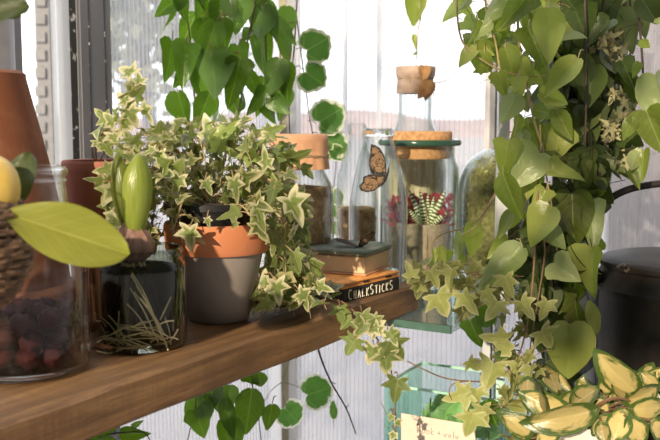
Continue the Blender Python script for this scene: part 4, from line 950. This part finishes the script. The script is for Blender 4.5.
# variegated ivy hanging at the shelf's end
v, fo, st = vine('hanging_ivy', W(520, 200, 1.36), 'pale variegated ivy hanging past the end of the glass shelf', 'ivy')
c1 = stem_path(st, [(540, 150, 1.4), (536, 230, 1.38), (532, 290, 1.36), (526, 330, 1.35), (514, 365, 1.34), (490, 380, 1.34), (468, 381, 1.34), (445, 378, 1.34), (425, 370, 1.335), (407, 361, 1.33)], .0016)
c2 = stem_path(st, [(540, 230, 1.38), (545, 250, 1.38), (538, 300, 1.37), (530, 350, 1.36), (528, 410, 1.36), (526, 450, 1.36)], .0014)
c3 = stem_path(st, [(468, 381, 1.34), (453, 384, 1.34), (449, 392, 1.34), (452, 400, 1.34)], .0011)
c4 = stem_path(st, [(510, 280, 1.38), (480, 275, 1.40), (455, 272, 1.42), (440, 276, 1.42), (425, 284, 1.42)], .0013)
along(fo, st, c4, 24, ['ivy', 'ivy2'], (.020, .036), .018, .8, .4, rnr=(0, .7))
fill(fo, st, [(405, 262), (470, 258), (520, 285), (540, 300), (540, 360), (500, 360), (480, 320), (440, 300), (408, 285)], 70, (1.37, 1.48), ['ivy', 'ivy2'], (.018, .032), .5, .7, None, (0, .7))
fill(fo, st, [(512, 350), (545, 350), (545, 440), (510, 440), (495, 400)], 40, (1.29, 1.36), ['ivy', 'ivy2'], (.018, .034), .5, .7, None, (.1, .9))
for (sh, bx, by, tx, ty, wd, rn) in [('ivy', 436, 293, 450, 318, 1.25, .8), ('ivy', 462, 292, 478, 318, .75, .8), ('ivy', 412, 278, 406, 260, .9, .7), ('ivy', 498, 300, 488, 322, 1.2, .8), ('ivy', 508, 340, 478, 336, .8, .85), ('ivy', 540, 330, 556, 350, 1.15, .8), ('ivy', 494, 362, 484, 392, 1.2, .85),
    ('ivy', 505, 275, 512, 300, 1., .6), ('ivy', 470, 392, 442, 402, .9, .9), ('ivy', 476, 388, 478, 408, 1., .9), ('ivy', 474, 412, 466, 440, 1.1, .9), ('ivy', 482, 405, 486, 428, 1., .7), ('ivy', 468, 360, 480, 372, 1., .8), ('ivy', 430, 270, 440, 290, .9, .9), ('ivy', 452, 268, 446, 290, .9, .6), ('ivy', 520, 300, 535, 320, .9, .8), ('ivy', 520, 362, 508, 382, .9, .6), ('ivy', 484, 290, 496, 305, .9, .7), ('ivy', 548, 300, 540, 322, .9, .6)]:
    hero(fo, sh, bx, by, tx, ty, 1.335, wd, tilt=.35, rn=rn)
hv = LM['ivy_pale']
st.build('stem', M['stem'], v); fo.build('foliage', hv, v, True, 0)
fo2 = MB()
for (bx, by, tx, ty) in [(486, 400, 498, 428), (478, 322, 500, 300), (470, 320, 482, 350), (500, 350, 522, 372)]: hero(fo2, 'heart', bx, by, tx, ty, 1.36, .9, tilt=.3, rn=.3)
fo2.build('green_leaves', LM['vine_deep'], v, True, 0)

FLIP = 0.
# ================================================================== LOWER BENCH
# --- glass tank with a paper label
zb = S + BZ
ta = W(384, 386, 1.50); tb_ = W(505, 400, 1.40); tu = (tb_ - ta); tu.z = 0; tl_ = tu.length; tu.normalize(); tw_ = V((-tu.y, tu.x, 0))
th_ = ta.z - zb - .0
tk = thing('glass_tank', V((ta.x, ta.y, zb)) + tu*tl_*.5 + tw_*.07, 'green-tinted glass tank of leaves with a handwritten cream label', 'tank')
o = V((ta.x, ta.y, zb + .001)); Wd = .16
mb = MB(); e = .006
mb.box(o, tu*tl_, tw_*Wd, (0, 0, e)); mb.box(o + V((0, 0, e)), tu*tl_, tw_*.004, (0, 0, th_-e)); mb.box(o + tw_*(Wd-.004) + V((0, 0, e)), tu*tl_, tw_*.004, (0, 0, th_-e))
mb.box(o + tw_*.004 + V((0, 0, e)), tu*.004, tw_*(Wd-.008), (0, 0, th_-e)); mb.box(o + tu*(tl_-.004) + tw_*.004 + V((0, 0, e)), tu*.004, tw_*(Wd-.008), (0, 0, th_-e))
mb.build('tank_wall', glass_mat('tank_glass', (.90, .985, .95), (.42, .78, .62), 1.2, .03, 2.), tk, False)
mb = MB()
for a_, b_ in ((o, tu*tl_), (o + tw_*(Wd-.004), tu*tl_)): mb.box(a_ + V((0, 0, th_)), b_, tw_*.004, (0, 0, .004))
for a_ in (o, o + tu*(tl_-.004)): mb.box(a_ + tw_*.004 + V((0, 0, th_)), tu*.004, tw_*(Wd-.008), (0, 0, .004))
mb.build('rim', plain('tank_rim', (.35, .60, .48), .15, 0, .2, 20), tk, False)
l0 = W(400, 414, 1.478); l1 = W(470, 428, 1.41); lu = (l1-l0); lh = V((0, 0, -1)); ln = -tw_
la = o + tu*((l0 - o).dot(tu)); lw = tl_*.62
mb = MB(); sl = V((0, 0, 0)); p = V((la.x, la.y, l0.z)) + ln*.0012
mb.box(p + V((0, 0, -.1)) , tu*lw, ln*.0008, (0, 0, .1)); lb = mb.build('label', plain('cream_card', (.66, .56, .46), .8, 0, .06, 30), tk, False)
mb = MB(); lettering(mb, 'Book + ~~l~', p + tu*.028 + V((0, 0, -.028)), tu, V((0, 0, 1)), ln*.001, .014, .00045, .85, {'l': .3}, .15)
mb.build('handwriting', plain('pencil', (.20, .15, .12), .8), lb)
tp = thing('tank_foliage', o + tu*tl_*.5 + tw_*Wd*.5, 'broad green leaves pressed inside the glass tank', 'plant')
fo = MB(); st = MB()
for i in range(46):
    b = o + tu*R.uniform(.05, tl_-.05) + tw_*R.uniform(.045, Wd-.05) + V((0, 0, R.uniform(.1, th_-.05)))
    leaf(fo, 'heart', b, V((R.uniform(-1, 1), -.0, R.uniform(-.3, .5))), V((0, -1, .4)) + rv(.4), R.uniform(.028, .042), 1.)
for i in range(8):
    q = o + tu*R.uniform(.04, tl_-.04) + tw_*R.uniform(.04, Wd-.04); st.tube([q + V((0, 0, .006)), q + V((0, 0, th_*.8)) + rv(.008)], .0015, 5)
st.build('stems', M['stem_green'], tp); fo.build('foliage', LM['tank'], tp, True, 0)

# --- cream-centred plant
c = V((W(598, 420, 1.25).x, 1.25, zb))
hp = thing('potted_plant', c, 'plant with cream-centred green-edged leaves in a pale pot', 'potted plant')
mb = MB(); zt = W(598, 432, 1.19).z - c.z
mb.lathe([(0, 0), (.045, 0), (.048, .004), (.058, zt-.004), (.058, zt), (.054, zt), (.046, .02), (0, .02)], c); mb.build('pot', plain('pale_ceramic', (.72, .62, .55), .4, 0, .05), hp)
mb = MB(); mb.lathe([(0, zt-.012), (.0535, zt-.015), (.0535, zt-.03)], c); mb.build('soil', M['soil'], hp)
fo = MB(); st = MB(); cr = c + V((0, 0, zt-.01))
for (bx, by, tx, ty, wd, rn, dD) in [(640, 395, 596, 362, .9, .5, 0), (632, 400, 655, 362, .8, .3, .03), (548, 412, 520, 392, 1., .6, 0), (575, 420, 526, 396, .9, .55, -.03), (600, 408, 527, 432, .9, .4, -.06), (580, 402, 583, 378, .9, .3, .05), (590, 402, 577, 380, .8, .6, .02), (570, 410, 594, 386, 1.3, .1, 0),
    (625, 408, 612, 445, 1.3, .7, -.06), (622, 402, 668, 392, .9, .5, -.02), (628, 408, 672, 412, 1.2, .6, -.05), (626, 416, 648, 446, 1.2, .6, -.07), (598, 412, 578, 425, 1.2, .2, -.04), (612, 414, 590, 436, 1., .3, -.06), (560, 425, 536, 446, 1.1, .6, -.05), (600, 380, 604, 368, .9, .4, .05), (608, 395, 604, 376, 1.2, .5, .03),
    (572, 392, 556, 375, .8, .3, .05), (660, 390, 640, 372, .9, .4, .03), (650, 420, 676, 440, 1.2, .7, -.07), (600, 420, 606, 446, 1., .2, -.07), (590, 405, 560, 398, 1., .3, .02), (610, 405, 640, 388, .9, .4, .02), (545, 400, 540, 420, 1., .4, 0), (642, 384, 662, 368, .8, .5, .05)]:
    b = hero(fo, 'oval', bx, by, tx, ty, 1.24 + dD, wd*R.uniform(1.0, 1.3), dt=R.uniform(-.03, .01), tilt=.6, rn=rn, bend=R.uniform(.0, .5), fold=R.uniform(.15, .6))
    st.tube([cr + rv(.015), (cr + b)*.5 + V((0, 0, .01)), b], .0018, 5)
for i in range(34):
    a = R.uniform(0, 2*PI); b = W(R.uniform(525, 665), R.uniform(395, 445), R.uniform(1.22, 1.33)); leaf(fo, 'oval', b, rv(1) + V((0, 0, .1)), V((0, -.6, 1)) + rv(.5), R.uniform(.04, .07), 1.3, rn=R.uniform(0, .6))
    st.tube([cr + rv(.015), (cr + b)*.5, b], .0012, 4)
stem_path(st, [(590, 414, 1.24), (603, 402, 1.22), (618, 398, 1.215), (630, 401, 1.215)], .003)
st.build('stems', M['stem'], hp); fo.build('foliage', LM['hoya'], hp, True, 0)

# --- black lidded churn
c = V((W(692, 300, 1.52).x, 1.52, zb))
ch = thing('metal_churn', c, 'big dull black metal churn with a bail handle', 'churn')
t = NT('worn_black_metal'); n1 = t.noise(t.coord(), 14., 6., .7); n2 = t.noise(t.coord(), 70., 3.)
cm = t.ramp(n1, [(.4, (.009, .008, .007)), (.7, (.035, .026, .02))]); cm = t.mix(t.math('GREATER_THAN', t.math('MULTIPLY', n1, n2), .40), cm, (.24, .18, .13))
M['churn'] = t.end(t.pbr(cm, .5, .4, t.bump(n1, .4, .004)))
q = .160
mb = MB(); mb.lathe([(0, 0), (q*.95, 0), (q*.97, .004), (q, .30), (q, .345), (q*1.02, .352), (q*1.02, .359), (q*.985, .364), (q*.95, .380), (q*.92, .390), (q*.86, .392), (q*.84, .2), (0, .2)], c, 96); mb.build('churn_body', M['churn'], ch)
mb = MB(); mb.lathe([(q*.80, .391), (q*.945, .391), (q*.955, .394), (q*.95, .400), (q*.9, .404), (q*.5, .407), (0, .408)], c, 96); mb.build('lid', M['churn'], ch)
hl = MB(); half = [(600, 277), (591, 260), (587, 240), (592, 218), (604, 203), (627, 190), (657, 184)]
pts = smooth_path([W(x, y, 1.52) for x, y in half] + [W(692, 182, 1.52)] + [W(1384-x, y, 1.52) for x, y in half[::-1]], 6)
hl.tube(pts, .0062, 10); hl.build('handle', M['churn'], ch)
for x in (599, 785): MB().ball(W(x, 277, 1.52), .011, 12, 8).build('ear', M['churn'], ch)
# --- tall blue-grey cylinder
c = V((W(583, 350, 1.46).x, 1.46, zb)); zt = W(583, 290, 1.46).z - zb
cy = MB(); cy.lathe([(0, 0), (.021, 0), (.022, .002), (.022, zt-.002), (.0235, zt), (.0235, zt+.004), (.0215, zt+.004), (.020, .01), (0, .01)], c, 40)
tag(cy.build('metal_vase', plain('blue_grey_zinc', (.13, .15, .19), .45, .3, .15, 20), None, loc=c), 'tall slim blue-grey metal vase beside the black churn', 'vase')

# ================================================================== LEMON BASKET, NEAR LEFT
D = .85
c = W(-46, 246, D)
bk = thing('hanging_basket', c, 'round brown woven twig basket hanging at the left edge', 'basket')
mb = MB(); r0 = .0695
for i in range(30):
    f = i/29; th = math.radians(20 + f*152); zz = r0*math.cos(th); rr = r0*math.sin(th)
    for s_ in range(2):
        a0 = R.uniform(0, 6); pts = []
        for k in range(46):
            a = a0 + 2*PI*k/45
            w = .0028*math.sin(a*14 + i*PI + s_*PI)
            pts.append(c + V(((rr+w)*math.cos(a), (rr+w)*math.sin(a), zz + .002*math.sin(a*3 + i) + s_*.0022)))
        mb.tube(pts, R.uniform(.0018, .0030), 6, rn=R.random())
t = NT('twigs'); nz = t.noise(t.coord(), 60., 5.)
tm = t.end(t.pbr(t.mix(t.attr('rn', 'Fac'), t.ramp(nz, [(.3, (.05, .026, .014)), (.7, (.16, .085, .045))]), t.ramp(nz, [(.3, (.10, .055, .03)), (.7, (.27, .16, .08))])), .75, 0., t.bump(nz, .6, .003)))
mb.build('weave', tm, bk)
mb = MB()
for i in range(14):
    a = 2*PI*i/14; mb.tube([c + V((r0*math.sin(math.radians(18+j*19))*math.cos(a), r0*math.sin(math.radians(18+j*19))*math.sin(a), r0*math.cos(math.radians(18+j*19)))) for j in range(9)], .0024, 6)
mb.build('ribs', tm, bk)
mb = MB()
for a in (2.4, 3.9): mb.tube([c + V((.03*math.cos(a), .03*math.sin(a), r0*.9)), c + V((-.06, .01, .35)), c + V((-.06, .01, 1.0))], .002, 6)
mb.build('cord', M['twine'], bk)
lc = W(-6, 188, D)
lm = tag(MB().ball(V(lc), .0305, 28, 20, 0, (.78, .78, 1), 0).build('lemon', plain('lemon_peel', (.60, .41, .09), .45, 0, .1, 90, .25), None, loc=lc), 'ripe yellow lemon lying on the woven twig basket', 'lemon')
lt_ = thing('lemon_sprig', W(8, 210, D), 'lemon-tree sprig with a broad yellow-green leaf beside the lemon', 'sprig')
def broad(name, bx, by, tx, ty, Dd, wid, mat, dt=0., fold=.12, bend=.12, nrm=(0, -1, .35)):
    m_ = MB(); b, t_ = W(bx, by, Dd), W(tx, ty, Dd+dt); d = (t_-b); L = d.length; d.normalize(); n = V(nrm); n = (n - d*n.dot(d)).normalized(); ex = d.cross(n)
    rows = []; K = 22; J = 10
    for i in range(K+1):
        f = i/K; w = wid*(math.sin(min(1, f*.97+.03)**1.12*PI)**.62 if f < 1 else 0) + .0004; row = []
        for j in range(-J, J+1):
            x = j/J; z = fold*abs(x)*wid - bend*L*(f-.3)**2 + .0035*math.sin(f*9 + x*2)*x*x
            row.append(m_.vert(b + d*(f*L) + ex*(x*w) + n*z, (x*.4, f, abs(x)), .6))
        rows.append(row)
    m_.grid(rows); return m_.build(name, mat, lt_, True, 0)
broad('leaf', 8, 214, 130, 254, .83, .027, LM['lemon'], .03, .2, .16)
mb = MB(); mb.tube(smooth_path([W(-30, 200, .86), W(-10, 206, .85), W(6, 208, .83)], 4), .0016, 6); mb.build('twig', M['stem_green'], lt_)
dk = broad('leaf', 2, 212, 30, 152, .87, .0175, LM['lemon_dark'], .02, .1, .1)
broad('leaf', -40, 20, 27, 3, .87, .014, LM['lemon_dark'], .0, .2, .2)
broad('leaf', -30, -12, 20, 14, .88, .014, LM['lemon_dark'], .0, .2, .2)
mb = MB(); mb.tube(smooth_path([W(-30, 200, .86), W(-55, 120, .88), W(-50, 40, .88), W(-40, 18, .87)], 4), .0018, 6); mb.build('twig', M['stem'], lt_)
mb = MB(); mb.tube([W(-10, 206, .85), W(-3, 211, .86), W(2, 212, .87)], .0012, 6); mb.build('twig', M['stem_green'], lt_)

# ================================================================== OUTSIDE
eb = thing('garden_shed', W(0, 300, 5.2) * 1, 'blurred dark grey shed with a post and slatted trellis beyond the window pane', 'shed')
def ext(name, x0, x1, y0, y1, Dp, mat, dep=.1):
    a, b = W(x0, y1, Dp), W(x1, y0, Dp); MB().box((a.x, Dp, a.z), (b.x-a.x, 0, 0), (0, dep, 0), (0, 0, b.z-a.z)).build(name, mat, eb, False)
sh_m = plain('pale_render', (.75, .75, .78), .8, 0, .05, 3); dkm = plain('dark_glazing', (.04, .042, .05), .3); 
ext('shed_wall', -200, 12, 8, 330, 5.2, plain('dark_boards', (.10, .10, .115), .8, 0, .3, 4), .05)
ext('roof', -210, 14, -8, 8, 5.1, plain('pale_gutter', (.6, .6, .62), .6), .2)
for k in range(13): ext('trellis_slat', 35, 45, -40 + k*18, -30 + k*18, 5.18, plain('slat', (.28, .28, .31), .6) if k == 0 else bpy.data.materials['slat'], .02)
ext('trellis_post', 45, 47, -60, 330, 5.2, bpy.data.materials['slat'], .05)
tr_ = thing('garden_bush', W(150, 300, 6.), 'blurred leafy bush outside the ribbed panel, upper left', 'bush')
fo = MB()
for i in range(1500):
    b = W(R.uniform(95, 240), R.gauss(0, 50), R.uniform(5.2, 6.6)); leaf(fo, 'oval', b, rv(1), rv(1), R.uniform(.06, .13), 1.3)
fo.build('crown', leaf_mat('hazy_bush', (.24, .29, .20), (.42, .46, .36), None, veins='none_', tr=.3, trc=(.4, .45, .35), rough=.8), tr_, True, 0)
mb = MB(); b = W(140, 0, 6.); mb.tube([(b.x, 6, -.06), (b.x+.05, 6, 1.2), (b.x, 6, b.z)], [.06, .05, .03], 8); mb.build('trunk', M['stem_dark'], tr_)
fe = MB(); 
a, b = W(608, 240, 2.9), W(900, 240, 2.9)
k = 0
x = a.x
fn_ = thing('garden_fence', V((a.x+.7, 2.95, -.06)), 'grey-brown board fence outside the right ribbed panel', 'fence')
while x < b.x:
    fe.box((x, 2.9 + .01*(k % 2), -.06), (.085, 0, 0), (0, .02, 0), (0, 0, 2.6)); x += .088; k += 1
fe.build('boards', wood_mat('fence_boards', (.20, .16, .15), (.30, .25, .24), (.36, .31, .31), .9, (20., 20., 2.)), fn_, False)
mb = MB(); mb.box((a.x, 2.93, .6), (b.x-a.x, 0, 0), (0, .05, 0), (0, 0, .08)); mb.build('rail', M['stem'], fn_, False)

# unseen trees added behind the viewer, leaves placed to break up the low sun
SD = V((.36, .93, -.36)).normalized(); sr = V((.93, -.36, 0)).normalized(); su = sr.cross(SD); su = -su if su.z < 0 else su
b0 = su.dot(V((-.1, 1.4, S+.1)))
fo = MB()
def shade(a0, a1, b_0, b_1, n, s0=.06, s1=.11):
    for i in range(n):
        a, b = R.uniform(a0, a1), b0 + R.uniform(b_0, b_1)
        p = sr*a + su*b + SD*(-R.uniform(1.6, 2.8))
        leaf(fo, 'ovate', p, rv(1) + V((0, 0, -.4)), -SD + rv(.6), R.uniform(s0, s1), 1.2)
shade(-.40, .6, -.10, .7, 260)
shade(-1.9, -1.22, -.3, .8, 170)
shade(-1.22, -.86, -.1, .6, 13, .05, .09)
shade(-.70, -.42, .40, .7, 14)
shade(-.96, -.70, .34, .62, 34)
shade(-1.0, -.84, -.14, .14, 20, .05, .08)
o = struct(fo.build('added_shade_crown', LM['vine_dark'], None, True, 0))
tb = MB(); q = sr*.2 + SD*-2.2; tb.tube([(q.x, q.y, -.06), (q.x, q.y, 1.6), (q.x-.1, q.y, 2.4)], [.05, .04, .02], 8); q = sr*-1.2 + SD*-2.2; tb.tube([(q.x, q.y, -.06), (q.x, q.y, 2.4)], [.05, .02], 8)
struct(tb.build('added_shade_trunk', M['stem_dark'], None))

# ================================================================== LIGHT
w = bpy.data.worlds.new('sky'); sc.world = w; w.use_nodes = True; nt = w.node_tree; nt.nodes.clear()
tc = nt.nodes.new('ShaderNodeTexCoord'); dp = nt.nodes.new('ShaderNodeVectorMath'); dp.operation = 'DOT_PRODUCT'
dp.inputs[1].default_value = V((-.25, .93, .28)).normalized(); nt.links.new(tc.outputs['Generated'], dp.inputs[0])
mr = nt.nodes.new('ShaderNodeMapRange'); mr.inputs['From Min'].default_value = -.15; mr.inputs['From Max'].default_value = .75; nt.links.new(dp.outputs['Value'], mr.inputs['Value'])
mx = nt.nodes.new('ShaderNodeMixRGB'); mx.inputs[1].default_value = (.13, .12, .115, 1); mx.inputs[2].default_value = (2.25, 2.28, 2.35, 1); nt.links.new(mr.outputs[0], mx.inputs[0])
bg = nt.nodes.new('ShaderNodeBackground'); nt.links.new(mx.outputs[0], bg.inputs[0]); bg.inputs[1].default_value = 1.0
ow = nt.nodes.new('ShaderNodeOutputWorld'); nt.links.new(bg.outputs[0], ow.inputs[0])
sl = bpy.data.lights.new('sun', 'SUN'); sl.energy = 5.2; sl.angle = math.radians(.8); sl.color = (1., .84, .62)
so = bpy.data.objects.new('sun', sl); col.objects.link(so)
so.rotation_euler = V((.36, .93, -.36)).to_track_quat('-Z', 'Y').to_euler()

sc.view_settings.view_transform = 'Standard'; sc.view_settings.look = 'None'; sc.view_settings.gamma = 1; sc.view_settings.use_curve_mapping = False
sc.view_settings.exposure = .12
sc.cycles.transparent_max_bounces = 40; sc.cycles.max_bounces = 10
